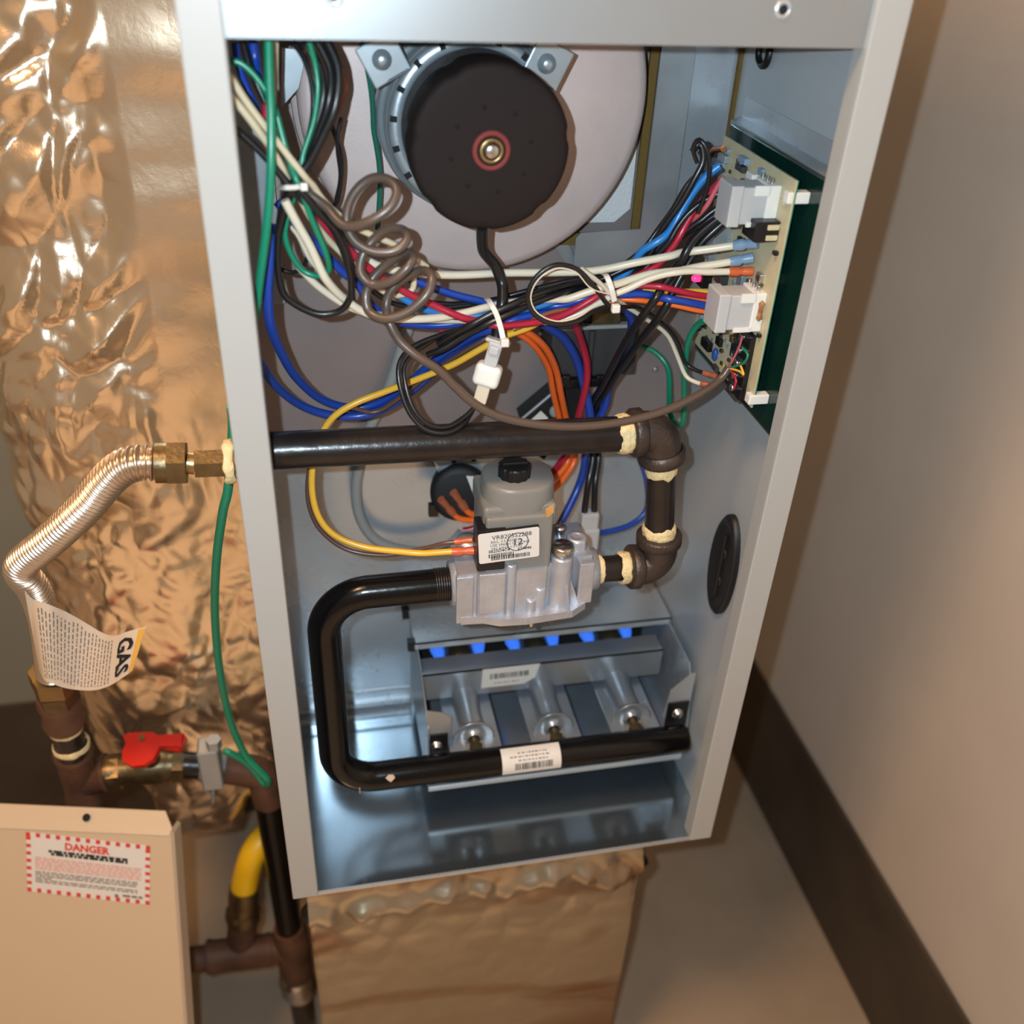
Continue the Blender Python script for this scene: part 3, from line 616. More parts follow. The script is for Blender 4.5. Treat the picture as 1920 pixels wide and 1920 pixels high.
def plug(px, py, wy, wz, nrow):
    y, z = onb(px, py)
    s_ = obj('plug_socket', MB().bbox((XB - .008, y - wy / 2, z - wz / 2), (XB, y + wy / 2, z + wz / 2), .0006).box((XB - .017, y - wy / 2, z + wz / 2 - .006), (XB - .007, y - wy / 2 + .0016, z + wz / 2)).box((XB - .019, y - wy / 2, z - wz / 2), (XB - .007, y - wy / 2 + .0016, z - wz / 2 + .003)), white_plastic, cb, 'white plug socket')
    pg = obj('plug_body', MB().bbox((XB - .030, y - wy / 2 + .0012, z - wz / 2 + .0012), (XB - .006, y + wy / 2 - .0012, z + wz / 2 - .0012), .0009), clear_nylon, cb, 'milky nylon plug')
    obj('rim', MB().bbox((XB - .032, y - wy / 2, z - wz / 2), (XB - .024, y + wy / 2, z + wz / 2), .0008), clear_nylon, pg)
    for k in range(3): obj('pin', MB().cyl((XB - .0045, y - wy / 2 + .005 + k * .007, z + wz / 2), (XB - .0045, y - wy / 2 + .005 + k * .007, z + wz / 2 + .003), .0012, 8), steel, s_)
    return y, z
plug(1446, 378, .021, .025, 3)
plug(1420, 575, .021, .026, 3)
# relay
rly = bbox_on('relay', 1449, 426, .019, .0125, .016, blk_plastic, cb, 'black relay block')
y_, z_ = onb(1449, 426)
for dz in (.003, -.0035): obj('relay_tab', MB().bbox((XB - .0085, y_ - .0108, z_ + dz - .0016), (XB - .001, y_ - .0092, z_ + dz + .0016), .0004), pcb, rly)
# thermostat terminal strip with slots
ya, za = onb(1412, 626); yb2, zb2 = onb(1392, 748)
st = obj('terminal_strip', MB().bbox((XB - .004, ya - .006, zb2 - .0005), (XB, ya + .016, za + .001), .0005), blk_plastic, cb, 'black screw terminal strip')
for k in range(6):
    z = za - (za - zb2) * k / 5
    obj('divider', MB().box((XB - .0065, ya - .006, z - .0005), (XB - .003, ya + .014, z + .0005)), dark_plastic, st)
for k in range(5):
    z = za - (za - zb2) * (k + .5) / 5
    obj('terminal_screw', MB().lathe((XB - .004, ya + .006, z), (-1, 0, 0), [(.0028, 0), (.0028, .0015), (.002, .0024), (.0001, .0024)], 12), steel, st)
# led
y_, z_ = onb(1331, 521)
obj('led_holder', MB().bbox((XB - .008, y_ - .005, z_ - .006), (XB, y_ + .005, z_ + .004), .0006), blk_plastic, cb)
obj('status_light', MB().tube([Vector((XB - .0075, y_, z_)), Vector((XB - .0115, y_, z_)), Vector((XB - .0135, y_, z_)), Vector((XB - .0142, y_, z_))], [.0026, .0026, .0019, .0003], 14), led_mat, cb, 'lit magenta-red status light')
# scattered components
rng = random.Random(12)
for (px, py, wy, wz, hx, mt, nm) in ((1352, 640, .008, .006, .003, blk_plastic, 'chip'), (1330, 645, .014, .007, .004, blk_plastic, 'chip'), (1376, 655, .004, .010, .002, blk_plastic, 'chip'), (1350, 312, .016, .008, .012, blue_ins, 'spade_terminal'),
                                     (1395, 315, .012, .004, .004, dark_plastic, 'diode'), (1415, 330, .010, .004, .004, white_plastic, 'part_body'), (1400, 300, .012, .004, .004, blue_ins, 'capacitor'), (1432, 322, .007, .004, .003, blue_ins, 'capacitor'),
                                     (1362, 296, .013, .005, .004, zinc, 'diode'), (1322, 640, .006, .005, .003, zinc, 'chip'), (1380, 635, .005, .005, .004, brass, 'capacitor'), (1340, 470, .012, .012, .006, zinc, 'spade_terminal'), (1365, 440, .010, .02, .012, zinc, 'heat_sink'),
                                     (1470, 378, .006, .003, .002, pcb, 'part_body'), (1412, 615, .004, .004, .003, zinc, 'capacitor'), (1345, 690, .008, .004, .003, dark_plastic, 'diode'), (1398, 525, .008, .008, .005, zinc, 'capacitor'), (1360, 520, .012, .008, .006, dark_plastic, 'chip')):
    bbox_on(nm, px, py, wy, wz, hx, mt)
y_, z_ = onb(1350, 664)
obj('capacitor', MB().sphere((XB - .004, y_, z_), .005, (.4, .6, 1)), mat('blue_capacitor', rgb(36, 78, 160), .4), cb, 'blue disc capacitor')
y_, z_ = onb(1434, 583)
obj('resistor', MB().tube([Vector((XB - .003, y_, z_ + .007)), Vector((XB - .003, y_, z_ + .005)), Vector((XB - .003, y_, z_ + .003)), Vector((XB - .003, y_, z_ - .003)), Vector((XB - .003, y_, z_ - .005)), Vector((XB - .003, y_, z_ - .007))], [.0004, .0022, .0017, .0017, .0022, .0004], 12), mat('resistor_tan', rgb(150, 104, 66), .5, var=.4, vscale=400), cb, 'tan banded resistor')
for k in range(95):
    y = rng.uniform(by0 + .004, by1 - .004); z = rng.uniform(bz0 + .004, bz1 - .004)
    if k >= 40: y = rng.uniform(by0 + .04, by1 - .006); z = rng.uniform(bz0 + .004, bz0 + .055)
    if k >= 80: y = rng.uniform(by0 + .02, by1 - .006); z = rng.uniform(bz1 - .03, bz1 - .004)
    if True: obj('solder_part', MB().bbox((XB - rng.uniform(.001, .003), y - rng.uniform(.0008, .002), z - rng.uniform(.0008, .0015)), (XB, y + rng.uniform(.0008, .002), z + rng.uniform(.0008, .0015)), .0002), rng.choice([zinc, blue_ins, dark_plastic, blk_plastic, hose_grey, brass_dark]), cb)
q0 = [onb(1345, 293), onb(1355, 280), onb(1372, 279)]
obj('jumper_strap', MB().tube([Vector((XB - .006, y, z)) for (y, z) in q0], .0022, 8), copper, cb, 'copper jumper strap')

# ================================================================== PRESSURE SWITCH, DARK BOXES
ps = thing('pressure_switch', 'round black pressure switch with two rust-coloured terminals behind the valve', 'switch', P(855, 925, .17))
pc = P(862, 928, .162); ax = Vector((-.12, -.95, .22)).normalized()
obj('case', MB().lathe(pc, ax, [(.0235, -.022), (.0245, -.012), (.0245, -.004), (.0225, -.001), (.018, .0), (.0001, .0)], 44), mat('matte_black_case', rgb(20, 19, 20), .6), ps, 'round black case')
sb = obj('mounting_plate', MB().prism([P(812, 862, .176), P(925, 856, .176), P(915, 895, .176), P(905, 912, .174), P(850, 910, .174), P(825, 895, .176)], (0, .0015, 0)), zinc, ps, 'bent zinc mounting plate')
for (px, py) in ((851, 861), (888, 858)): obj('hole', MB().lathe(P(px, py + 3, .1755), (0, -1, 0), [(.0022, .0006), (.0001, .0008)], 14), dark, sb)
def onplane(px, py, c_, n_):
    d_ = ray(px, py); return CAM + d_ * ((c_ - CAM).dot(n_) / d_.dot(n_))
obj('label', MB().prism([onplane(x, y, pc + ax * .0003, ax) for (x, y) in ((874, 892), (902, 894), (912, 925), (900, 958))], ax * .0003), label_white, ps, 'white label wedge')
obj('side_tab', MB().bbox(P(812, 955, .168) - Vector((.004, .003, .006)), P(812, 955, .168) + Vector((.004, .003, .006)), .0008), blk_plastic, ps)
rb = thing('relay_box', 'charcoal plastic box screwed to the rear panel under the wire bundle', 'box', P(1110, 690, .175))
c0 = P(1035, 620, .165); c1 = P(1188, 700, .165)
obj('case', MB().bbox((c0.x, .163, c1.z), (c1.x, .1995, c0.z + .002), .0015), dark_plastic, rb)
obj('top_plate', MB().bbox((c0.x - .001, .161, c0.z + .001), (c1.x + .001, .1995, c0.z + .004), .0008), hose_grey, rb, 'pale grey lid edge')
obj('coil_core', MB().bbox((c0.x + .018, .166, c0.z + .004), (c1.x - .008, .192, c0.z + .012), .002), blk_plastic, rb)
obj('coil_core', MB().bbox((c0.x + .03, .162, c0.z + .004), (c1.x - .016, .168, c0.z + .016), .002), brass_dark, rb)
obj('post', MB().cyl((P(1110, 650, .16).x, .1625, c1.z - .004), (P(1110, 650, .16).x, .1625, c0.z), .0026, 14), dark_plastic, rb)
obj('foot', MB().bbox((P(1060, 705, .16).x, .158, c1.z - .007), (P(1140, 705, .16).x, .176, c1.z), .0012), blk_plastic, rb)
for px in (1062, 1100, 1125): obj('lug', MB().bbox(P(px, 710, .158) - Vector((.003, .002, .005)), P(px, 710, .158) + Vector((.003, .003, .003)), .0008), blk_plastic, rb)
tsw = thing('tilted_switch', 'black tilted switch case with a small white sticker behind the gas pipe', 'switch', P(1030, 790, .185))
poly = [P(978, 788, .178), P(1076, 706, .178), P(1094, 726, .178), P(1092, 770, .178), P(1020, 862, .178), P(995, 845, .178)]
obj('case', MB().prism(poly, (0, .021, 0)), MATS['matte_black_case'], tsw)
obj('rim', MB().tube([poly[0] + Vector((0, -.0005, .0015)), poly[1] + Vector((0, -.0005, .0015))], .0014, 8), galv_dull, tsw)
obj('sticker', MB().prism([P(990, 792, .1775), P(1014, 770, .1775), P(1028, 784, .1775), P(1008, 802, .1775)], (0, -.0003, 0)), label_white, tsw, 'small white sticker')
obj('disc', MB().lathe(P(1042, 770, .1775), (0, -1, 0), [(.0055, 0), (.0055, .002), (.004, .003), (.0001, .003)], 20), hose_grey, tsw)
# grey hose
single('vent_hose', MB().tube(catmull([P(775, 590, .192), P(757, 640, .19), P(742, 690, .189), P(722, 745, .189), P(695, 800, .189), P(678, 860, .188), P(668, 915, .187), P(675, 970, .186), P(705, 1012, .185), P(760, 1032, .182), P(830, 1030, .178), P(865, 1000, .176)], 8), .0046, 14), hose_grey, 'pale grey rubber hose curving down the rear panel', 'hose')

# ================================================================== WIRES
WC = {k: mat('wire_' + k, rgb(*v), .32, 0, coat=.1) for k, v in dict(black=(26, 25, 27), white=(226, 214, 190), cream=(214, 198, 166), red=(176, 32, 58), blue=(28, 66, 158), lightblue=(44, 126, 198), green=(18, 132, 98), dkgreen=(30, 100, 84), yellow=(232, 178, 58), orange=(248, 112, 40), brown=(92, 66, 56), taupe=(86, 72, 63), copper=(150, 88, 62), pink=(198, 96, 104)).items()}
WG = 'control wiring inside the burner compartment'
CORDS = []          # every wire run; they are laid beside one another (never through one another) before they are meshed
def wire(pts, w, colour, label, term=None, term0=None, cat='wire', sub=7, name='wire', group=WG):
    q = [p if isinstance(p, Vector) else P(*p) for p in pts]
    CORDS.append(dict(path=catmull(q, sub), r=rad(w * 1.08, q[len(q) // 2]), colour=colour, label=label, term=term, term0=term0, cat=cat, name=name, group=group))
def mesh_wire(c):
    s_, r, label = c['path'], c['r'], c['label']; mb = MB().tube(s_, r, 9)
    if not (c['term'] or c['term0']): return single(c['name'], mb, WC[c['colour']], label, c['cat'], c['group'])
    t = thing(c['name'], label, c['cat'], s_[0], c['group'])
    obj('strand', mb, WC[c['colour']], t)
    for (tt, a, bq) in ((c['term'], s_[-1], s_[-4]), (c['term0'], s_[0], s_[3])):
        if tt:
            d = (a - bq).normalized(); k = max(r, .0015); f = 1.0
            if d.x > .2 and a.x > .28: f = max(.2, min(1.0, (XB - .0003 - a.x - k * 1.6 * math.sqrt(max(0, 1 - d.x * d.x))) / d.x / (k * 6.5)))      # stops at the face of the board
            mm = {'o': orange_ins, 'b': blue_ins, 'r': rust_ins}[tt]
            obj('terminal', MB().tube([a - d * k * 1.5, a + d * k * f, a + d * k * 2.4 * f, a + d * k * 3.2 * f, a + d * k * 6.5 * f], [k * 1.3, k * 1.5, k * 1.05, k * 1.28, k * 1.36], 10), mm, t, {'o': 'orange crimp terminal', 'b': 'pale blue crimp terminal', 'r': 'rust-coloured crimp terminal'}[tt])
    return t
def lay_cords(iters=150, h=.002, eps=.00025):
    pos, R, cid, sid = [], [], [], []
    for k, c in enumerate(CORDS):
        p = np.array([tuple(v) for v in c['path']]); L = np.concatenate([[0], np.cumsum(np.linalg.norm(np.diff(p, axis=0), axis=1))])
        n = max(6, int(L[-1] / h)); u = np.linspace(0, L[-1], n + 1)
        pos.append(np.stack([np.interp(u, L, p[:, i]) for i in range(3)], 1)); R += [c['r']] * (n + 1); cid += [k] * (n + 1); sid += list(u)
    pos = np.concatenate(pos); R = np.array(R); cid = np.array(cid); sid = np.array(sid); p0 = pos.copy(); N = len(pos)
    v = pos - np.array(CAM); v /= np.linalg.norm(v, axis=1)[:, None]
    first = np.r_[True, cid[1:] != cid[:-1]]; last = np.r_[cid[1:] != cid[:-1], True]
    wt = np.ones(N); wt[first | last] = .5
    names = [c['name'] for c in CORDS]; lead = np.array([names[c] == 'motor_lead' for c in cid]); plugl = np.array(['plug lead' in CORDS[c]['label'] for c in cid]); outside = np.array(['outside' in CORDS[c]['label'] for c in cid])
    def capsule(a, b_, rr, mask):
        a = np.array(a); b_ = np.array(b_); d = b_ - a; t = np.clip(((pos - a) @ d) / (d @ d), 0, 1); q = pos - (a + t[:, None] * d)
        ds = np.linalg.norm(q, axis=1); pen = rr + R + .0003 - ds; m_ = (pen > 0) & mask
        pos[m_] += (q[m_] / ds[m_][:, None]) * pen[m_][:, None]
    def front(x0, x1, z0, z1, yf):          # keep in front of a plate or box face at y = yf
        m_ = (pos[:, 0] > x0) & (pos[:, 0] < x1) & (pos[:, 2] > z0) & (pos[:, 2] < z1) & ~outside
        pos[m_, 1] = np.minimum(pos[m_, 1], yf - R[m_] - .0003)
    def fixed():
        front(0, W, 0, 1, YB - .001); front(.2475, W, .452, 1, .187); front(.008, .033, .435, 1, .186)
        m_ = (np.hypot(pos[:, 0] - DX, pos[:, 2] - DZ) < .1165 + R) & ~outside; pos[m_, 1] = np.minimum(pos[m_, 1], .1558 - R[m_])
        q = np.stack([pos[:, 0] - BX, pos[:, 2] - BZ], 1); ds = np.hypot(q[:, 0], q[:, 1]); pen = np.where(pos[:, 1] < .11, .0470, .0585) + R - ds
        m_ = (pen > 0) & (pos[:, 1] > .053) & ~lead; f = (pen[m_] / np.maximum(ds[m_], 1e-5))[:, None] * q[m_]; pos[m_, 0] += f[:, 0]; pos[m_, 2] += f[:, 1]
        front(c0.x - .002, c1.x + .002, c1.z - .008, c0.z + .017, .158)
        front(P(995, 800, .178).x, P(1094, 740, .178).x, P(1020, 862, .178).z, P(1076, 706, .178).z, .1765)
        capsule(pa, pb, pr, np.ones(N, bool)); capsule(e1a, P(1236, 806, YG), .0172, ~outside); capsule(P(1236, 806, YG), e2a, .0172, ~outside)
        far = ~(lead | plugl) & ~outside
        capsule(P(930, 648, .066), P(902, 745, .062), .0072, far)
        m_ = ~outside; pos[m_, 0] = np.maximum(pos[m_, 0], .0012 + R[m_]); pos[outside, 0] = np.minimum(pos[outside, 0], np.where(pos[outside, 1] > -.004, -.0020 - R[outside], 9))
    ia = ib = None
    for it in range(iters):
        if it % 10 == 0:
            A, Bb = [], []; pc_ = pos - pos.mean(0); sq = (pc_ ** 2).sum(1)
            for s0 in range(0, N, 800):
                e0 = min(N, s0 + 800); dd = sq[s0:e0, None] + sq[None, s0:] - 2 * (pc_[s0:e0] @ pc_[s0:].T); i_, j_ = np.nonzero(dd < .0115 ** 2); i_ = i_ + s0; j_ = j_ + s0
                ok = (j_ > i_) & ((cid[i_] != cid[j_]) | (np.abs(sid[i_] - sid[j_]) > .016)); A.append(i_[ok]); Bb.append(j_[ok])
            ia = np.concatenate(A); ib = np.concatenate(Bb)
        d = pos[ib] - pos[ia]; ds = np.maximum(np.linalg.norm(d, axis=1), 1e-6); pen = R[ia] + R[ib] + eps - ds; k = pen > 0
        a_, b_, n_ = ia[k], ib[k], d[k] / ds[k][:, None]; pk = pen[k]
        if it > 20 and not len(a_): break
        vv = v[a_]; nv = (n_ * vv).sum(1)[:, None]; n2 = vv * nv + .55 * (n_ - vv * nv); n2 /= np.maximum(np.linalg.norm(n2, axis=1), 1e-6)[:, None]
        mv = n2 * (.5 * pk / np.maximum((n2 * n_).sum(1), .4))[:, None]
        cor = np.zeros_like(pos); cnt = np.zeros(N); np.add.at(cor, a_, -mv); np.add.at(cor, b_, mv); np.add.at(cnt, a_, 1); np.add.at(cnt, b_, 1)
        pos += wt[:, None] * cor / np.maximum(1, cnt ** .6)[:, None]
        dp = pos - p0; pv = np.roll(dp, 1, 0); nx = np.roll(dp, -1, 0); pv[first] = dp[first]; nx[last] = dp[last]
        g = .25 if it < iters * .6 else .08
        pos = p0 + dp * (1 - 2 * g) + g * (pv + nx)
        fixed()
    for k, c in enumerate(CORDS): c['path'] = [Vector(q) for q in pos[cid == k]]
    return pos, R
# --- long runs
wire([(590, 415, .07), (640, 462, .075), (695, 497, .08), (760, 512, .085), (850, 516, .09), (950, 512, .09), (1040, 511, .09), (1120, 507, .088), (1200, 491, .085), (1290, 473, .08), (1370, 461, .07), (1388, 459, .066)], 14, 'white', 'white wire running highest across to the pale blue board terminal', 'b')
wire([(535, 372, .05), (556, 415, .05), (582, 462, .052), (612, 522, .055), (650, 565, .06), (700, 592, .065), (780, 598, .07), (860, 590, .075), (930, 574, .078), (1010, 562, .082), (1080, 552, .082), (1150, 540, .08), (1220, 515, .078), (1290, 504, .074), (1340, 497, .07), (1380, 490, .067)], 14, 'white', 'white wire sweeping low through both cable ties to the lower blue terminal', 'b')
wire([(560, 500, .07), (600, 540, .072), (660, 578, .075), (720, 592, .08), (820, 600, .085), (960, 600, .086), (1050, 590, .084), (1140, 557, .08), (1210, 522, .076), (1280, 507, .072), (1330, 508, .069), (1376, 508, .066)], 12, 'white', 'white wire ending in the orange terminal on the circuit board', 'o')
wire([(428, 140, .035), (468, 203, .04), (520, 275, .045), (562, 342, .05), (610, 385, .055), (665, 425, .06), (712, 447, .062), (745, 462, .066), (800, 500, .08)], 12, 'cream', 'cream wire entering high behind the front flange and through the coil')
wire([(428, 172, .036), (470, 222, .04), (515, 283, .045), (555, 345, .05), (585, 400, .06), (640, 470, .07), (720, 545, .078), (770, 545, .08), (775, 510, .08)], 12, 'cream', 'cream wire lying just below the other cream wire at the flange')
wire([(516, 78, .08), (515, 140, .08), (512, 210, .075), (520, 290, .07), (545, 350, .065)], 12, 'cream', 'cream wire dropping straight from the header into the bundle')
wire([(536, 395, .075), (548, 425, .078), (562, 445, .08), (585, 490, .082), (620, 530, .085)], 10, 'white', 'short white wire showing between the bundle and the rear panel')
# reds
wire([(500, 195, .07), (500, 260, .07), (540, 340, .065), (600, 415, .062), (640, 458, .066), (700, 510, .07), (760, 548, .075), (810, 572, .075), (870, 597, .074), (930, 605, .074), (1000, 602, .076), (1060, 585, .08), (1120, 555, .082), (1180, 524, .084), (1240, 482, .086), (1290, 420, .086), (1330, 370, .083), (1357, 338, .08)], 13, 'red', 'red wire from the bundle up to the upper plug')
wire([(1095, 585, .088), (1140, 555, .084), (1190, 541, .08), (1250, 545, .077), (1310, 553, .074), (1352, 558, .072)], 11, 'red', 'red wire entering the lower plug above the blue one')
wire([(1070, 590, .11), (1088, 635, .13), (1099, 680, .14), (1096, 730, .146), (1084, 785, .15), (1066, 850, .158), (1040, 885, .165), (985, 930, .16), (900, 985, .155), (868, 995, .155)], 12, 'red', 'dark red wire dropping behind the gas pipe to the pressure switch')
wire([(813, 600, .1), (822, 615, .1), (840, 624, .1), (858, 622, .1)], 7, 'red', 'small red wire loop beside the orange pair')
# blues
wire([(515, 420, .06), (506, 500, .058), (502, 556, .06), (508, 612, .068), (528, 662, .085), (556, 708, .105), (598, 746, .125), (645, 763, .135), (690, 762, .135), (735, 742, .13), (780, 708, .12), (825, 670, .11), (872, 640, .1), (910, 620, .09), (960, 598, .085), (1040, 590, .085)], 15, 'blue', 'thick blue wire hanging in a deep loop down the rear panel')
wire([(470, 655, .06), (492, 688, .075), (516, 722, .095), (556, 755, .115), (598, 773, .125), (645, 781, .13), (690, 777, .13), (728, 762, .126), (770, 733, .118), (820, 690, .108), (868, 655, .1), (905, 630, .09)], 15, 'blue', 'thick blue wire coming from behind the flange into the lowest loop')
wire([(520, 378, .075), (560, 425, .075), (620, 485, .078), (670, 530, .08), (700, 575, .085), (745, 602, .09), (800, 610, .092), (860, 607, .09), (930, 595, .088), (1030, 580, .086), (1120, 552, .083), (1190, 547, .08), (1250, 556, .077), (1310, 568, .074), (1352, 577, .071)], 14, 'blue', 'royal blue wire crossing to the lower plug')
wire([(640, 455, .085), (690, 487, .085), (735, 508, .085), (790, 530, .086), (850, 553, .087), (905, 567, .088), (960, 572, .09)], 14, 'blue', 'blue wire straight above the light blue one left of the first tie'.replace('left of', 'before'))
wire([(655, 500, .08), (690, 520, .08), (740, 548, .08), (790, 577, .08), (850, 592, .08), (930, 590, .08), (1000, 577, .082), (1070, 562, .085), (1130, 540, .088), (1190, 503, .09), (1240, 447, .09), (1285, 375, .09), (1318, 330, .088), (1345, 308, .086)], 14, 'lightblue', 'light blue wire rising from the first tie to the board corner')
wire([(440, 80, .1), (448, 125, .1), (465, 170, .095), (490, 225, .09), (520, 290, .08), (545, 350, .075)], 13, 'blue', 'blue wire slanting down beside the flange from the header')
wire([(473, 78, .11), (478, 110, .11), (482, 140, .105), (505, 200, .095)], 18, 'blue', 'short dark blue wire at the top of the bundle')
wire([(1015, 605, .115), (1056, 634, .13), (1084, 680, .142), (1098, 735, .148), (1107, 790, .15), (1104, 850, .155), (1090, 900, .16), (1065, 955, .15), (1043, 995, .14)], 15, 'blue', 'blue wire falling past the dark box to behind the valve')
wire([(1165, 572, .11), (1184, 602, .125), (1176, 650, .14), (1155, 700, .148), (1132, 742, .155), (1112, 800, .162)], 14, 'blue', 'blue wire curving round the dark box on the board side')
wire([(1195, 850, .17), (1212, 900, .165), (1212, 955, .16), (1180, 985, .155), (1125, 1000, .15)], 10, 'blue', 'blue wire looping behind the vertical nipple to the white connector')
# orange
wire([(865, 602, .098), (868, 618, .098), (880, 632, .1), (905, 628, .095), (945, 612, .09), (975, 625, .1), (1005, 652, .115), (1028, 690, .135), (1037, 735, .15), (1050, 790, .165), (1064, 850, .165), (1052, 880, .16), (1010, 925, .15), (940, 968, .148), (895, 974, .148), (862, 972, .146), (846, 958, .145)], 11, 'orange', 'orange wire of the pair reaching furthest toward the hose', 'r')
wire([(875, 598, .096), (880, 612, .096), (900, 620, .094), (950, 606, .088), (990, 625, .1), (1022, 652, .115), (1042, 692, .135), (1052, 740, .15), (1063, 790, .165), (1078, 848, .165), (1066, 882, .16), (1025, 925, .15), (940, 960, .148), (900, 966, .148), (880, 962, .146), (868, 948, .145)], 11, 'orange', 'orange wire of the pair nearer the dark box', 'r')
wire([(1130, 556, .085), (1190, 551, .081), (1250, 556, .078), (1310, 565, .075), (1352, 567, .073)], 10, 'orange', 'orange wire between red and blue at the lower plug')
wire([(1130, 560, .086), (1200, 562, .082), (1260, 571, .078), (1310, 582, .075), (1352, 587, .072)], 10, 'orange', 'orange wire below the blue at the lower plug')
# yellow / brown
wire([(1090, 575, .09), (1030, 590, .086), (985, 612, .084), (940, 630, .084), (895, 655, .086), (850, 682, .09), (790, 708, .095), (725, 733, .1), (668, 755, .1), (627, 780, .095), (602, 815, .085), (588, 860, .08), (585, 920, .075), (598, 970, .07), (630, 1005, .066), (690, 1027, .06), (770, 1034, .054), (856, 1033, .049)], 12, 'yellow', 'yellow wire arching under the gas pipe to the valve terminal', 'o')
wire([(1000, 575, .09), (930, 620, .086), (870, 660, .09), (800, 706, .1), (740, 752, .108), (700, 773, .11), (650, 765, .108), (612, 800, .095), (588, 850, .086), (577, 900, .08), (580, 950, .075), (602, 995, .07), (650, 1030, .064), (720, 1041, .058), (790, 1032, .053), (832, 1020, .05), (858, 1016, .049)], 8, 'brown', 'thin brown wire running beside the yellow one to the valve', 'o')
wire([(1205, 548, .083), (1250, 550, .08), (1310, 547, .077), (1352, 552, .074)], 9, 'yellow', 'short yellow wire at the top of the lower plug')
wire([(960, 612, .082), (1010, 590, .083), (1060, 575, .084), (1100, 562, .085)], 8, 'copper', 'thin copper-brown wire between the two cable ties')
# greens
wire([(503, 78, .05), (505, 150, .045), (508, 220, .04), (508, 300, .035), (505, 370, .033), (498, 440, .032), (489, 510, .034), (481, 575, .04), (476, 600, .045)], 16, 'green', 'thick green wire hanging straight down behind the front flange')
wire([(422, 112, .06), (455, 121, .06), (490, 158, .058), (515, 205, .055), (532, 265, .052), (548, 315, .05), (565, 365, .048), (588, 420, .048), (610, 472, .05), (616, 506, .055), (600, 519, .06), (568, 508, .063), (543, 472, .063), (533, 435, .063), (535, 390, .063)], 11, 'green', 'green wire ending in a loop below the tie by the flange')
wire([(582, 78, .07), (592, 120, .07), (596, 170, .068), (588, 230, .064), (570, 290, .06), (556, 345, .056), (540, 390, .058), (530, 430, .06)], 10, 'green', 'green wire twisting down among the black strands')
wire([(678, 80, .12), (694, 150, .125), (706, 220, .13), (712, 290, .135), (713, 350, .138), (708, 430, .14)], 10, 'dkgreen', 'thin green wire hanging against the blower housing')
wire([(1186, 645, .195), (1225, 658, .19), (1252, 690, .18), (1255, 740, .165), (1255, 772, .15), (1268, 796, .135), (1281, 790, .125), (1283, 740, .12), (1283, 690, .11), (1290, 640, .1), (1312, 606, .09), (1350, 596, .072)], 10, 'green', 'green wire looping from the rear panel up to the lower plug')
# blacks, upper left bundle
blk = [([(612, 75, .06), (634, 130, .055), (628, 200, .05), (604, 258, .05), (578, 315, .05), (552, 352, .05), (532, 400, .052), (520, 440, .055)], 16, 'outermost black wire of the sagging bundle below the header'),
       ([(590, 75, .07), (618, 130, .065), (616, 190, .06), (596, 250, .06), (570, 310, .058), (545, 355, .058), (525, 410, .06), (518, 480, .06), (528, 545, .06), (556, 572, .06), (598, 588, .06), (637, 580, .06), (657, 550, .058), (655, 510, .056), (640, 462, .054), (618, 420, .052), (585, 385, .05), (545, 338, .048), (500, 292, .046), (440, 240, .045)], 12, 'black wire making the big loop against the rear panel'),
       ([(570, 75, .08), (600, 125, .075), (606, 180, .07), (590, 240, .068), (560, 310, .066), (540, 370, .068), (524, 440, .07), (521, 510, .07), (534, 552, .068), (562, 577, .068), (604, 592, .068)], 11, 'black wire following inside the big loop'),
       ([(546, 75, .09), (570, 110, .085), (585, 160, .08), (586, 220, .075), (570, 290, .07), (548, 345, .066), (600, 400, .066), (650, 480, .07), (720, 560, .08), (800, 575, .086), (880, 570, .088)], 10, 'black wire diving from the header through the tie to the middle'),
       ([(455, 78, .095), (470, 130, .09), (500, 200, .085), (530, 280, .075), (560, 345, .07), (620, 410, .07), (680, 500, .078), (760, 560, .085), (850, 573, .088), (940, 566, .09)], 12, 'black wire from the header corner slanting under the blues'),
       ([(640, 220, .1), (632, 270, .1), (638, 330, .105), (630, 375, .108)], 7, 'thin black wire hanging at the rim of the blower housing'),
       ([(622, 235, .11), (640, 300, .11), (634, 370, .112), (618, 395, .115)], 8, 'short black pigtail with a bare crimp near the housing'),
       ([(523, 503, .09), (545, 511, .088), (565, 504, .086), (577, 478, .084), (575, 440, .08)], 8, 'small black loop between the green loop and the rear panel'),
       ([(560, 352, .045), (600, 395, .045), (636, 440, .045), (655, 500, .046), (660, 560, .05)], 13, 'black wire lying over the loop beside the coil')]
for p_, w, l in blk: wire(p_, w, 'black', l)
wire([(640, 125, .085), (645, 165, .085), (632, 205, .083), (610, 245, .08)], 12, 'copper', 'copper-brown wire edging the black bundle')
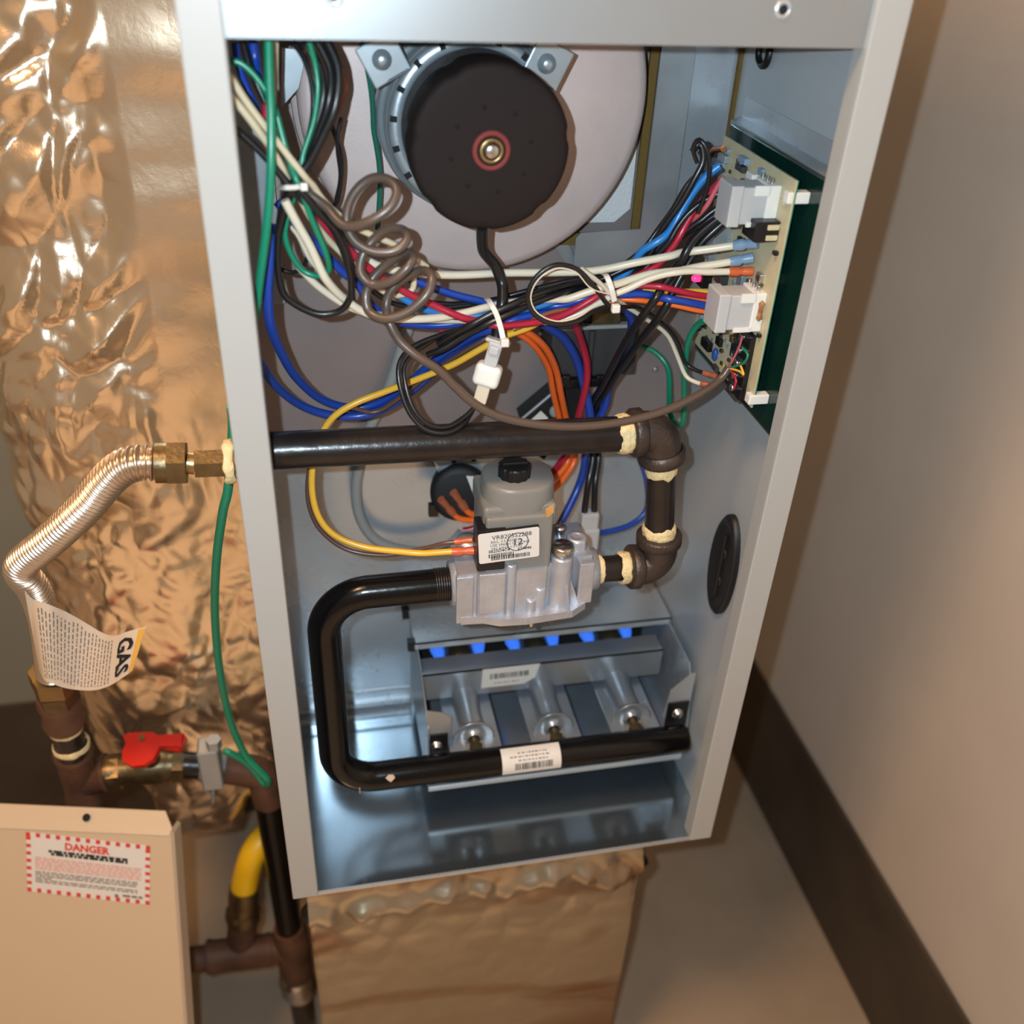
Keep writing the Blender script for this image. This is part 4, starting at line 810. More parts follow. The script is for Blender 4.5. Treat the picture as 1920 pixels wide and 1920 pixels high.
# blacks, centre bundle to upper plug
cen = [([(820, 645, .078), (880, 612, .07), (950, 578, .068), (1020, 550, .074), (1100, 537, .09), (1160, 520, .09), (1215, 480, .09), (1262, 410, .09), (1300, 340, .088), (1318, 300, .088), (1312, 268, .09), (1298, 285, .09)], 12, 'black wire reaching up to the ring of wire at the board corner'),
       ([(800, 655, .08), (870, 622, .072), (945, 590, .067), (1030, 556, .075), (1110, 543, .092), (1170, 524, .09), (1235, 472, .088), (1290, 405, .085), (1335, 370, .082), (1368, 357, .079)], 11, 'black wire going to the upper plug above the others'),
       ([(900, 605, .092), (970, 580, .094), (1050, 548, .094), (1130, 535, .093), (1190, 515, .09), (1255, 460, .088), (1305, 410, .085), (1345, 385, .082), (1370, 368, .079)], 11, 'black wire second into the upper plug'),
       ([(960, 560, .096), (1030, 542, .096), (1110, 528, .095), (1175, 512, .093), (1230, 478, .09), (1280, 440, .088), (1320, 418, .084), (1355, 398, .08)], 10, 'black wire lowest into the upper plug'),
       ([(815, 572, .1), (870, 568, .098), (930, 562, .096), (1000, 545, .096), (1080, 528, .096), (1150, 510, .095), (1210, 470, .093), (1255, 410, .092), (1290, 350, .09), (1322, 320, .088)], 9, 'black wire hidden deepest in the bundle by the light blue wire'),
       ([(1308, 400, .08), (1326, 350, .078), (1330, 300, .078), (1320, 270, .08), (1308, 262, .083), (1300, 280, .085), (1308, 305, .087)], 8, 'black wire bent in a tight ring at the board corner')]
for p_, w, l in cen: wire(p_, w, 'black', l)
wire([(1262, 452, .094), (1292, 420, .09), (1318, 388, .083), (1340, 355, .08), (1356, 330, .078)], 9, 'pink', 'faded pink wire stub at the upper plug')
# black pair to white connector
for (dx, w, l) in ((0, 12, 'black wire of the hanging pair nearer the orange wires'), (1, 12, 'black wire of the hanging pair nearer the board')):
    o_ = 20 * dx
    wire([(1350 + 5 * dx, 405 + 12 * dx, .08), (1300 + o_ * .6, 450 + 8 * dx, .08), (1255 + o_, 520, .078), (1205 + o_ * 1.6, 590, .08), (1168 + o_ * 1.2, 650, .1), (1135 + o_ * .6, 715, .135), (1113 + o_ * .35, 765, .16), (1109 + o_ * .3, 810, .165), (1112 + o_ * .25, 860, .155), (1104 + o_ * .5, 905, .145), (1097 + o_ * .85, 950, .14), (1096 + o_ * .85, 962, .14)], w, 'black', l)
# open ring: black wire, its highlight as an added white strand, then white wire
wire([(1163, 583, .07), (1140, 572, .064), (1112, 535, .06), (1082, 505, .06), (1042, 497, .06), (1005, 520, .06), (989, 556, .06), (1002, 590, .06), (1040, 608, .06), (1083, 602, .062), (1115, 580, .07), (1150, 568, .08), (1195, 575, .09), (1240, 606, .1), (1270, 640, .105), (1286, 680, .104), (1306, 694, .098), (1324, 700, .092)], 8, 'black', 'black wire circling in an open ring before the board terminals', 'r')
wire([(1150, 552, .062), (1108, 540, .06), (1080, 511, .059), (1043, 503, .059), (1010, 523, .059), (995, 556, .059), (1007, 586, .059), (1041, 602, .059), (1080, 597, .062), (1112, 578, .07), (1150, 565, .08)], 2.5, 'white', 'thin white strand added as the highlight on the open ring')
wire([(1090, 505, .063), (1125, 530, .07), (1170, 568, .085), (1210, 597, .095), (1250, 625, .103), (1270, 665, .105), (1286, 704, .1), (1306, 717, .094), (1320, 720, .09)], 8, 'white', 'white wire dropping past the ring to the lower board terminal', 'r')
# motor lead
ml_ = [(904, 424, .066), (904, 452, .075), (908, 472, .08), (928, 498, .085), (940, 530, .085), (941, 560, .08), (934, 600, .075), (930, 640, .072)]
wire(ml_, 20, 'black', 'black sleeved motor lead dropping from the motor cap to the white plug', name='motor_lead')
for (o_, l) in ((0, 'black plug lead in the outer part of the drooping loop'), (9, 'black plug lead in the inner part of the drooping loop')):
    wire([(896 + o_ * .7, 753, .0628), (888 + o_ * .4, 767 - o_ * .3, .059), (868, 797 - o_ * .4, .05), (838, 815 - o_, .044), (798 + o_ * .4, 806 - o_, .044), (768 + o_ * .6, 772 - o_ * .6, .048), (750 + o_, 720, .055), (750 + o_, 680 + o_ * .4, .062), (775 + o_, 652 + o_ * .5, .07), (830, 632 + o_ * .6, .078), (890, 610 + o_ * .5, .082), (925, 588 + o_, .084), (960, 565 + o_, .086)], 9, 'black', l)
# coiled thermostat cable
coil = [(520, 300, .06), (560, 345, .05), (605, 388, .045), (645, 424, .036), (690, 416, .03), (730, 390, .03), (744, 358, .034), (725, 336, .04), (692, 337, .044), (662, 366, .044), (649, 408, .042), (660, 446, .038), (695, 470, .034), (738, 471, .032), (762, 452, .034), (756, 432, .04), (728, 430, .046), (702, 448, .048), (680, 478, .046), (676, 512, .042), (700, 534, .038), (735, 526, .034), (765, 500, .034), (774, 480, .038), (758, 474, .044), (730, 492, .048), (700, 520, .048), (686, 552, .044), (692, 584, .04), (722, 598, .034), (765, 584, .032), (800, 552, .033), (810, 520, .038), (792, 507, .046), (762, 520, .05), (735, 542, .05), (724, 572, .048), (730, 605, .042), (750, 640, .038), (782, 668, .034), (820, 692, .032), (850, 722, .031), (885, 754, .03), (930, 779, .029), (1000, 795, .029), (1080, 800, .03), (1160, 792, .031), (1240, 772, .035), (1310, 740, .043), (1348, 714, .05), (1366, 690, .052)]
tc = thing('thermostat_cable', 'taupe round cable coiled like a spring then drooping across to the terminal strip', 'cable', P(*coil[0]), None)
q = [P(*c_) for c_ in coil]; CORDS.append(dict(path=catmull(q, 7), r=rad(18, q[20]), name='jacket', label='jacket', parent=tc))
# green ground wire outside the cabinet
wire([Vector((-.0052, .062, .418)), Vector((-.0060, .070, .408)), Vector((-.0080, .0745, .390)), P(428, 915, .074), (418, 960, .078), (406, 1050, .095), (403, 1150, .115), (411, 1250, .13), (430, 1345, .14), (458, 1412, .143), (486, 1445, .138), (502, 1462, .136), (497, 1470, .142), (465, 1432, .146), (432, 1412, .147), (420, 1408, .149)], 13, 'green', 'green ground wire hanging outside the cabinet to the ground clamp', group=None)
LPOS, LRAD = lay_cords()
for c in CORDS:
    if c['name'] == 'jacket': obj('jacket', MB().tube(c['path'], c['r'], 12), WC['taupe'], tc); tend = c['path'][-1]
    else: mesh_wire(c)
def onstrip(px, py, lift=.0092): return PX(px, py, XB - lift)
for (cc, pts_) in (('pink', [(1384, 655), (1392, 630)]), ('green', [(1392, 682), (1402, 666), (1392, 652)]), ('yellow', [(1386, 696), (1394, 702), (1388, 684)]), ('red', [(1374, 700), (1380, 714), (1376, 728)]), ('yellow', [(1362, 694), (1357, 684)])):
    qq = [tend] + [onstrip(*c_) for c_ in pts_]; obj('conductor', MB().tube(catmull(qq, 6), rad(4.5, qq[0]), 7), WC[cc], tc, cc + ' inner conductor')

# cable ties
def tie(pts, w, head, label):
    t = thing('cable_tie', label, 'cable tie', P(*head), 'nylon cable ties')
    def hug(px, py, Y, pad):
        d_ = np.array(ray(px, py)); d_ = d_ / np.linalg.norm(d_); rel = LPOS - np.array(CAM); t_ = rel @ d_; off = np.linalg.norm(rel - t_[:, None] * d_, axis=1)
        m_ = off < LRAD + pad
        tt = (t_[m_] - np.sqrt(np.maximum(0, (LRAD[m_] + pad) ** 2 - off[m_] ** 2))).min() if m_.any() else 9
        q_ = P(px, py, Y); return CAM + Vector(d_) * min(tt - .0008, (q_ - CAM).length)
    def behind(px, py, f_, pad):
        d_ = np.array(ray(px, py)); d_ = d_ / np.linalg.norm(d_); rel = LPOS - np.array(CAM); t_ = rel @ d_; off = np.linalg.norm(rel - t_[:, None] * d_, axis=1); tf = (f_ - CAM).length
        m_ = (off < LRAD + pad) & (t_ < tf + .05); tt = (t_[m_] + np.sqrt(np.maximum(0, (LRAD[m_] + pad) ** 2 - off[m_] ** 2))).max() if m_.any() else tf + .004
        return CAM + Vector(d_) * (max(tt, tf) + .001)
    fr = [hug(*p, rad(w, P(*p))) for p in pts]; bk_ = [behind(p[0], p[1], f_, rad(w, f_)) for p, f_ in zip(pts, fr)]
    q = catmull(bk_[:0:-1] + fr, 6); b = MB(); vs_ = []; r = rad(w, q[0])
    for i, c in enumerate(q):
        d = (q[min(i + 1, len(q) - 1)] - q[max(i - 1, 0)]).normalized(); s_ = d.cross(-BACK).normalized() * r
        vs_ += [c - s_ + BACK * .0006, c + s_ + BACK * .0006, c + s_ - BACK * .0006, c - s_ - BACK * .0006]
    fs = []
    for i in range(len(q) - 1):
        for k in range(4): fs.append((i * 4 + k, i * 4 + (k + 1) % 4, i * 4 + 4 + (k + 1) % 4, i * 4 + 4 + k))
    b.add(vs_, fs + [(0, 1, 2, 3), tuple(len(vs_) - 4 + k for k in (3, 2, 1, 0))])
    obj('strap', b, tie_mat, t)
    h = q[-1].lerp(P(*head), 1.0); rr = rad(w * 1.75, h); dq = depth(h) - depth(q[-1]); h = h + (CAM - h).normalized() * max(0, dq)
    obj('head', MB().bbox(h - Vector((rr, rr * .9, rr)), h + Vector((rr, rr * .7, rr)), rr * .35, n=2), tie_mat, t)
tie([(912, 560, .088), (918, 566, .068), (930, 588, .06), (938, 612, .053), (943, 634, .049)], 9, (946, 642, .047), 'white cable tie round the bundle above the hanging plug')
tie([(1128, 514, .092), (1136, 516, .06), (1146, 540, .054), (1152, 566, .055)], 9, (1154, 578, .058), 'white cable tie at the open ring of wire')
tie([(520, 352, .05), (532, 352, .034), (550, 352, .033), (562, 350, .034)], 8, (570, 350, .036), 'white cable tie gathering the cream wires near the flange')

# hanging plug
pg = thing('hanging_plug', 'milky white nylon plug hanging from the motor lead', 'connector', P(917, 690, .062))
Ya = .066; A = P(932, 640, Ya); Bq = P(900, 752, Ya - .004); d = (Bq - A).normalized(); sd = d.cross(BACK).normalized(); nn_ = sd.cross(d).normalized()
M_ = Matrix((sd, d, nn_)).transposed().to_4x4(); M_.translation = A
L_ = (Bq - A).length
s1 = L_ / 115
obj('flange', MB().bbox((-s1 * 24, -s1 * 4, -.004), (s1 * 20, s1 * 3, .004), .0008, M_), clear_nylon, pg)
obj('upper_body', MB().bbox((-s1 * 12, 0, -.005), (s1 * 12, s1 * 62, .005), .001, M_), clear_nylon, pg)
obj('latch', MB().bbox((-s1 * 9, s1 * 6, .0045), (s1 * 9, s1 * 22, .007), .001, M_), clear_nylon, pg)
obj('collar', MB().bbox((-s1 * 24, s1 * 42, -.0065), (s1 * 24, s1 * 84, .0065), .0035, M_, n=3), white_plastic, pg)
obj('lower_body', MB().bbox((-s1 * 12, s1 * 78, -.0045), (s1 * 12, s1 * 116, .0045), .001, M_), mat('yellowed_nylon', rgb(206, 196, 176), .45, sub=.2), pg)
# white two-way connector behind valve
wc = thing('two_way_connector', 'white two-way plug under the black pair behind the valve', 'connector', P(1105, 990, .14))
o_ = P(1105, 960, .14)
obj('housing', MB().bbox(o_ + Vector((-.0075, -.006, -.018)), o_ + Vector((.0075, .006, .001)), .0015), clear_nylon, wc)
obj('lower_housing', MB().bbox(o_ + Vector((-.009, -.0075, -.036)), o_ + Vector((.009, .0075, -.014)), .0018), clear_nylon, wc)
obj('latch', MB().bbox(o_ + Vector((-.014, -.004, -.026)), o_ + Vector((-.008, .004, -.018)), .001), clear_nylon, wc)

# ================================================================== OUTSIDE LEFT: FLEX CONNECTOR
fx = thing('flexible_gas_connector', 'ribbed steel flexible gas hose curving down from brass fittings at the cabinet side', 'gas hose', P(300, 868, .05))
hp = [P(288, 868, .05), P(258, 868, .05), P(228, 878, .052), P(198, 905, .056), P(165, 945, .062), P(125, 985, .07), P(85, 1020, .08), P(52, 1046, .09), P(38, 1062, .096), P(42, 1078, .1), P(60, 1100, .105), P(74, 1130, .11), P(86, 1180, .118), P(92, 1230, .124), P(97, 1262, .13)]
path = catmull(hp, 64); Ltot = 0; rs = []; acc = 0
for i, c in enumerate(path):
    if i: acc += (c - path[i - 1]).length
    rs.append(.0108 + .0010 * math.sin(acc / .0037 * 2 * math.pi))
obj('hose', MB().tube(path, rs, 22), mat('stainless_hose', rgb(214, 196, 176), .26, .95), fx, 'ribbed stainless hose')
def hexn(name, a, b_, r, m_, parent, label=None): return obj(name, MB().hexa(a, b_, r), m_, parent, label)
a = P(292, 868, .05); b1 = P(318, 868, .05); b2 = P(350, 868, .05); b3 = P(366, 870, .05); b4 = P(424, 868, .05); b5 = P(452, 865, .05)
obj('sleeve', MB().cyl(a, b1, .0128, 24), brass_dark, fx); hexn('flare_nut', b1 - Vector((.001, 0, 0)), b2, .0148, brass_dark, fx, 'hexagonal brass flare nut')
obj('neck', MB().cyl(b2, b3, .007, 18), brass, fx); hexn('adapter', b3, b4, .0098, brass_dark, fx, 'hexagonal brass adapter')
sealant(P(421, 866, .05), P(440, 865, .05), .0138, fx, 21, .0012)
# warning tag hanging on hose
tg = thing('warning_tag', 'curled paper warning tag printed GAS hanging round the hose', 'tag', P(150, 1200, .1))
nu, nv = 18, 8; vs_ = []
tl = [(46, 1108, .104), (62, 1124, .092), (92, 1134, .089), (125, 1148, .098), (160, 1168, .104), (190, 1186, .102), (215, 1192, .094), (240, 1184, .086), (274, 1175, .08)]
bl_ = [(74, 1258, .112), (83, 1275, .1), (98, 1282, .097), (122, 1290, .1), (150, 1294, .104), (178, 1294, .1), (205, 1286, .094), (228, 1272, .086), (248, 1258, .08)]
tq = catmull([P(*c_) for c_ in tl], 6); bq_ = catmull([P(*c_) for c_ in bl_], 6)
NT = len(tq); rows = 9
HOSE = path[::12]
def over_hose(p):
    d_ = (CAM - p).normalized()
    for _ in range(40):
        if min((p - c_).length for c_ in HOSE) > .0127: break
        p = p + d_ * .0012
    return p
def tagp(u, v, lift=0.0):
    x = u * (NT - 1); i = min(int(x), NT - 2); f = x - i
    a_ = tq[i].lerp(tq[i + 1], f); c_ = bq_[i].lerp(bq_[i + 1], f); p = a_.lerp(c_, v); p = over_hose(p)
    if lift:
        t1 = (tq[i + 1] - tq[i]); t2 = (c_ - a_); nn = t1.cross(t2).normalized()
        if nn.dot(BACK) < 0: nn = -nn
        p = p + nn * lift
    return p
vs_ = [tagp(i / (NT - 1), j / (rows - 1)) for i in range(NT) for j in range(rows)]
vs2 = [tagp(i / (NT - 1), j / (rows - 1), -.0004) for i in range(NT) for j in range(rows)]
fs = [(i * rows + j, i * rows + j + 1, (i + 1) * rows + j + 1, (i + 1) * rows + j) for i in range(NT - 1) for j in range(rows - 1)]
nb = len(vs_)
paper = obj('paper', MB().add(vs_ + vs2, fs + [tuple(nb + k for k in reversed(f)) for f in fs], True), tag_paper, tg, 'cream paper printed with fine text')
def tagquad(b, u0, u1, v0, v1, lift=.0005, n=3):
    vv = [];
    for k in range(n + 1):
        for u in (u0, u1): vv.append(tagp(u, v0 + (v1 - v0) * k / n, lift))
    b.add(vv, [(2 * k, 2 * k + 1, 2 * k + 3, 2 * k + 2) for k in range(n)])
b = MB(); tagquad(b, .945, .998, .02, .98, n=6); obj('yellow_edge', b, mat('tag_yellow', rgb(232, 176, 70), .6), paper, 'yellow printed edge')
b = MB(); rng = random.Random(3)
for k in range(21):
    u = .16 + k * .0285; v = .06 + rng.uniform(0, .05)
    while v < .93:
        l_ = rng.uniform(.02, .09); tagquad(b, u, u + .0085, v, min(v + l_, .94), n=1); v += l_ + rng.uniform(.012, .03)
obj('fine_print', b, ink_grey, paper)
# GAS lettering mapped along v (reads downwards)
cu = text_mb('GAS', Vector((0, 0, 0)), Vector((1, 0, 0)), Vector((0, 1, 0)), 1.0, 0, 'LEFT', .03)
mx_ = max(v.x for v in cu.v); mb_ = MB()
mb_.add([tagp(.80 + .13 * max(0, min(1.0, v.y / .72)), .10 + .80 * v.x / mx_, .0007) for v in cu.v], cu.f); obj('lettering', mb_, ink, paper, 'bold black word GAS')

# ================================================================== GAS SHUTOFF PIPING
YT = .165
gt = thing('gas_shutoff_piping', 'rusty iron gas piping with red-handled shutoff valve and black riser', 'pipe', P(140, 1420, YT))
def Q(x, y, Y=YT): return P(x, y, Y)
hexn('hex_fitting', Q(97, 1258, .135), Q(104, 1284, .14), .0185, brass, gt, 'brass hex fitting'); hexn('hex_fitting', Q(104, 1288, .142), Q(111, 1308, .146), .0172, brass_dark, gt)
obj('coupling', MB().tube([Q(108, 1306, .15), Q(110, 1316, .15), Q(112, 1320, .15), Q(118, 1344, .153), Q(119, 1349, .153), Q(121, 1356, .154)], [.0165, .018, .0168, .0162, .0178, .0165], 24), rusty, gt, 'rusty pipe coupling')
obj('nipple', MB().cyl(Q(119, 1350, .155), Q(136, 1412, .16), .0132, 20), black_pipe, gt)
sealant(Q(121, 1357, .156), Q(124, 1366, .157), .0142, gt, 31); sealant(Q(132, 1392, .16), Q(135, 1402, .16), .0152, gt, 32)
te = obj('tee', MB().tube([Q(135, 1405), Q(137, 1412), Q(139, 1418), Q(158, 1484), Q(160, 1490), Q(162, 1500)], [.0165, .0180, .0162, .0162, .0180, .0172], 26).tube([Q(152, 1462), Q(192, 1452), Q(196, 1451), Q(204, 1449)], [.016, .016, .0185, .0185], 24), rusty, gt, 'rusty cast tee')
obj('drip_leg', MB().tube([Q(162, 1496), Q(176, 1545), Q(195, 1610)], .0135, 20), black_pipe, gt)
vb = obj('ball_valve', MB().tube([Q(200, 1450), Q(212, 1447), Q(240, 1443), Q(262, 1440), Q(290, 1437), Q(312, 1436), Q(330, 1435), Q(346, 1434)], [.0165, .0165, .0125, .0155, .0165, .0145, .0125, .0135], 24).hexa(Q(206, 1449), Q(228, 1446), .0175).hexa(Q(324, 1435), Q(344, 1434), .016).cyl(Q(284, 1436), Q(283, 1412, .155), .008, 16), brass_dark, gt, 'brass ball valve body')
hc = Q(280, 1404, .148)
hb = MB(); fv = UP * .55 + BACK * .8; fv.normalize(); ru = (RIGHT + UP * .05); ru = (ru - fv * ru.dot(fv)).normalized(); dv = fv.cross(ru).normalized()
outl = [(-.026, .012), (-.022, .016), (.002, .016), (.010, .011), (.034, .013), (.037, .009), (.034, -.003), (.030, -.006), (.012, -.001), (.008, -.014), (.0, -.020), (-.012, -.021), (-.022, -.015), (-.024, -.004), (-.022, .004)]
hb.prism([hc + ru * x * .9 + dv * y * .85 for (x, y) in outl], fv * .006)
hd_ = obj('handle', hb, red_handle, gt, 'bright red valve handle')
obj('handle_wing', MB().prism([hc + ru * .009 + dv * .008 + fv * .005, hc + ru * .031 + dv * .009 + fv * .005, hc + ru * .031 - dv * .003 + fv * .005, hc + ru * .011 - dv * .002 + fv * .005], fv * .006), red_handle, hd_)
obj('handle_nut', MB().hexa(hc - ru * .006 + dv * .008 + fv * .004, hc - ru * .006 + dv * .008 + fv * .008, .003), brass, hd_)
obj('nipple', MB().cyl(Q(340, 1434), Q(384, 1436), .0125, 20), black_pipe, gt)
obj('union', MB().tube([Q(374, 1436), Q(380, 1436), Q(412, 1437), Q(420, 1438)], [.0135, .0145, .0145, .0135], 22), galv_dull, gt, 'pale clamp round the pipe')
obj('clamp', MB().bbox(Q(395, 1432, .15) - Vector((.0095, .010, .026)), Q(395, 1432, .15) + Vector((.0095, .012, .024)), .002).cyl(Q(398, 1462, .15), Q(400, 1502, .15), .0022, 10).hexa(Q(402, 1400, .148), Q(400, 1386, .148), .007), galv_dull, gt, 'pale metal ground clamp')
obj('elbow', MB().tube(fillet([Q(418, 1438), Q(492, 1448), Q(505, 1500)], .016, 10), .0155, 24), rusty, gt, 'rusty elbow')
obj('nipple', MB().cyl(Q(412, 1437), Q(440, 1441), .0132, 20), black_pipe, gt)
obj('riser', MB().cyl(Q(499, 1472), Q(545, 1760), .0138, 24), black_gloss, gt, 'long black riser pipe')
obj('lower_tee', MB().tube([Q(541, 1738), Q(544, 1748), Q(556, 1815), Q(558, 1826)], [.0165, .0195, .0195, .0165], 24).tube([Q(550, 1772), Q(505, 1780), Q(500, 1781)], [.016, .016, .018], 22), rusty, gt, 'dark tee on the riser')
obj('branch_tee', MB().tube([Q(512, 1779), Q(504, 1780), Q(498, 1781), Q(400, 1793), Q(394, 1794), Q(388, 1795)], [.0165, .0185, .0175, .0175, .0195, .018], 24).tube([Q(450, 1785, .168), Q(455, 1735, .175), Q(456, 1722, .177)], [.016, .016, .0185], 22), rusty, gt, 'rusty branch tee')
obj('branch_pipe', MB().cyl(Q(390, 1795), Q(330, 1803), .0138, 22), rusty, gt)
obj('lower_pipe', MB().cyl(Q(556, 1815), Q(556, 1815) + (Q(574, 1935) - Q(556, 1815)) * ((FZ - Q(556, 1815).z) / (Q(574, 1935).z - Q(556, 1815).z)), .0138, 22), black_pipe, gt)
b = MB().tube([Q(555, 1828), Q(556, 1834), Q(558, 1842), Q(560, 1850), Q(562, 1858), Q(563, 1864)], [.016, .0205, .018, .021, .0185, .0155], 22)
obj('foil_wrap', b, steel, gt, 'crumpled silver tape')
yl = thing('yellow_gas_line', 'yellow coated gas line curving up from the branch tee', 'gas line', P(458, 1720, .178))
obj('tube', MB().tube(catmull([P(456, 1676, .180), P(462, 1640, .186), P(475, 1600, .192), P(500, 1566, .208), P(524, 1556, .238), P(536, 1552, .275), P(542, 1550, .33)], 8), .0142, 22), yellow_paint, yl, 'bright yellow coated tube')
obj('fitting', MB().tube([P(455, 1728, .177), P(455, 1716, .177), P(456, 1706, .178), P(457, 1676, .18), P(458, 1664, .181)], [.0165, .019, .0158, .0165, .0155], 24).hexa(P(455, 1718, .177), P(456, 1702, .178), .0185), brass_dark, yl, 'tarnished brass end fitting')

# ================================================================== FOIL DUCTS
def foil_mat(name, col, rough, met=1.0):
    M = mat(name, col, rough, met); nt = M.node_tree; b_ = nt.nodes['Principled BSDF']
    tc_ = nt.nodes.new('ShaderNodeTexCoord'); n1 = nt.nodes.new('ShaderNodeTexNoise'); n1.inputs['Scale'].default_value = 38; n1.inputs['Detail'].default_value = 6; n1.inputs['Roughness'].default_value = .55
    v1 = nt.nodes.new('ShaderNodeTexVoronoi'); v1.feature = 'DISTANCE_TO_EDGE'; v1.inputs['Scale'].default_value = 16
    mp = nt.nodes.new('ShaderNodeMapping'); mp.inputs['Scale'].default_value = (1, 1, 1.0)
    nt.links.new(tc_.outputs['Object'], mp.inputs[0]); nt.links.new(mp.outputs[0], n1.inputs['Vector'])
    ad = nt.nodes.new('ShaderNodeVectorMath'); ad.operation = 'MULTIPLY_ADD'; ad.inputs[1].default_value = (.04, .04, .04)
    nt.links.new(n1.outputs['Color'], ad.inputs[0]); nt.links.new(mp.outputs[0], ad.inputs[2]); nt.links.new(ad.outputs[0], v1.inputs['Vector'])
    mm = nt.nodes.new('ShaderNodeMath'); mm.operation = 'MULTIPLY_ADD'; mm.inputs[1].default_value = .5
    nt.links.new(n1.outputs['Fac'], mm.inputs[0]); nt.links.new(v1.outputs['Distance'], mm.inputs[2])
    bp = nt.nodes.new('ShaderNodeBump'); bp.inputs['Strength'].default_value = .16; bp.inputs['Distance'].default_value = .005
    nt.links.new(mm.outputs[0], bp.inputs['Height']); nt.links.new(bp.outputs[0], b_.inputs['Normal'])
    return M
foil = foil_mat('warm_lit_foil', rgb(240, 220, 194), .26, .96)  # aluminium foil, warm room light put into its tint
def ridged(p, s, seed):
    return (1 - abs(noise.noise(p * s + Vector((seed, seed * 2.3, -seed))))) ** 2.2
# left vertical duct: perimeter u, height v
fd = thing('foil_wrapped_duct', 'crinkled foil-wrapped duct standing beside the furnace cabinet', 'duct', (-0.1, .3, -.12))
NU, NV = 230, 400; vs_ = []
z0_, z1_ = -.215, 1.15
def duct_base(u):
    # from (+.02,.205) leftwards, then round corner, then back
    L1 = .155; R = .075; arc = R * math.pi / 2; L2 = .16
    s_ = u * (L1 + arc + L2)
    if s_ < L1: return Vector((.02 - s_, .205, 0)), Vector((0, -1, 0)), s_
    if s_ < L1 + arc:
        a_ = (s_ - L1) / R; return Vector((.02 - L1 - R * math.sin(a_), .205 + R - R * math.cos(a_), 0)), Vector((-math.sin(a_), -math.cos(a_), 0)), s_
    return Vector((.02 - L1 - R, .205 + R + s_ - L1 - arc, 0)), Vector((-1, 0, 0)), s_
for i in range(NU):
    u = i / (NU - 1); p0, n0, s_ = duct_base(u)
    for j in range(NV):
        v = j / (NV - 1); z = z0_ + (z1_ - z0_) * v
        q = Vector((p0.x, p0.y, z)); smooth_part = max(0, min(1, (s_ - .085) / .02)) * (.35 + .65 * max(0, min(1, (z + .0) / .3)))
        low = max(0, min(1, (.36 - z) / .15))
        cr = max(smooth_part, low * .8)
        wq = Vector((noise.noise(Vector((s_ * 14, z * 10, 3))), noise.noise(Vector((s_ * 14, z * 10, 7))), 0)) * .02
        qa = Vector((s_, z, 0)) + wq; ca, sa = .88, .47
        qr = Vector((qa.x * ca + qa.y * sa, (-qa.x * sa + qa.y * ca) * .38, .5))
        d = .009 * noise.noise(Vector((s_ * 7, z * 4, 1)))
        d += .0022 * noise.noise(Vector((s_ * 9, z * 30, 2))) * (1 - cr)
        if cr > .01:
            v1 = noise.voronoi(qr * 34)[0]; v2 = noise.voronoi(Vector((qa.x, qa.y, 2)) * 42)[0]
            up_ = max(0, min(1, (z - .3) / .12))
            d += cr * (.016 * up_ + .004) * (min(v1[1] - v1[0], .7) - .35) + cr * .0045 * (min(v2[1] - v2[0], .6) - .3)
            d += cr * .007 * noise.noise(Vector((s_ * 22, z * 22, 5)))
        # bottom end tucks in
        tuck = max(0, (-.10 - z - .35 * max(0, .03 - (.19 - s_) * .2)) / .125) ** 2 if s_ < .165 else max(0, (.0 - z) / .215) ** 2
        pt = q + n0 * (d - .06 * tuck) ; pt.z += .05 * tuck * noise.noise(Vector((s_ * 11, 4, 4))) + (.14 * min(1, max(0, (s_ - .15)) / .1) * tuck)
        pt.x = min(pt.x, -.0042)
        if s_ < .095: pt.z += .05 * min(1, (.095 - s_) / .02) * min(1, max(0, (-.06 - z) / .155))
        vs_.append(pt)
fs = [(i * NV + j, i * NV + j + 1, (i + 1) * NV + j + 1, (i + 1) * NV + j) for i in range(NU - 1) for j in range(NV - 1)]
obj('foil_jacket', MB().add(vs_, fs, True), foil, fd)
bs = [vs_[i * NV] for i in range(NU)]; cc_ = Vector((-.03, .42, -.06))
obj('bottom_end', MB().add(bs + [cc_], [(i, i + 1, NU) for i in range(NU - 1)], True), foil, fd)
for k in range(5):
    pass
# duct under the furnace
fu = thing('foil_wrapped_plenum', 'foil-wrapped sheet metal plenum below the furnace with rust stains', 'duct', (0.165, .25, FZ))
M2 = foil_mat('stained_foil', rgb(214, 184, 140), .36, .85)
nt = M2.node_tree; b_ = nt.nodes['Principled BSDF']; tc_ = nt.nodes.new('ShaderNodeTexCoord'); nz = nt.nodes.new('ShaderNodeTexNoise'); nz.inputs['Scale'].default_value = 5; nz.inputs['Detail'].default_value = 3; nz.inputs['Distortion'].default_value = 1.2
cr_ = nt.nodes.new('ShaderNodeValToRGB'); cr_.color_ramp.elements[0].position = .5; cr_.color_ramp.elements[0].color = rgb(184, 170, 148); cr_.color_ramp.elements[1].position = .68; cr_.color_ramp.elements[1].color = rgb(150, 116, 88)
mpx = nt.nodes.new('ShaderNodeMapping'); mpx.inputs['Rotation'].default_value = (0, .8, 0); mpx.inputs['Scale'].default_value = (.6, 1, 2.2)
nt.links.new(tc_.outputs['Object'], mpx.inputs[0]); nt.links.new(mpx.outputs[0], nz.inputs['Vector']); nt.links.new(nz.outputs['Fac'], cr_.inputs[0]); nt.links.new(cr_.outputs[0], b_.inputs['Base Color'])
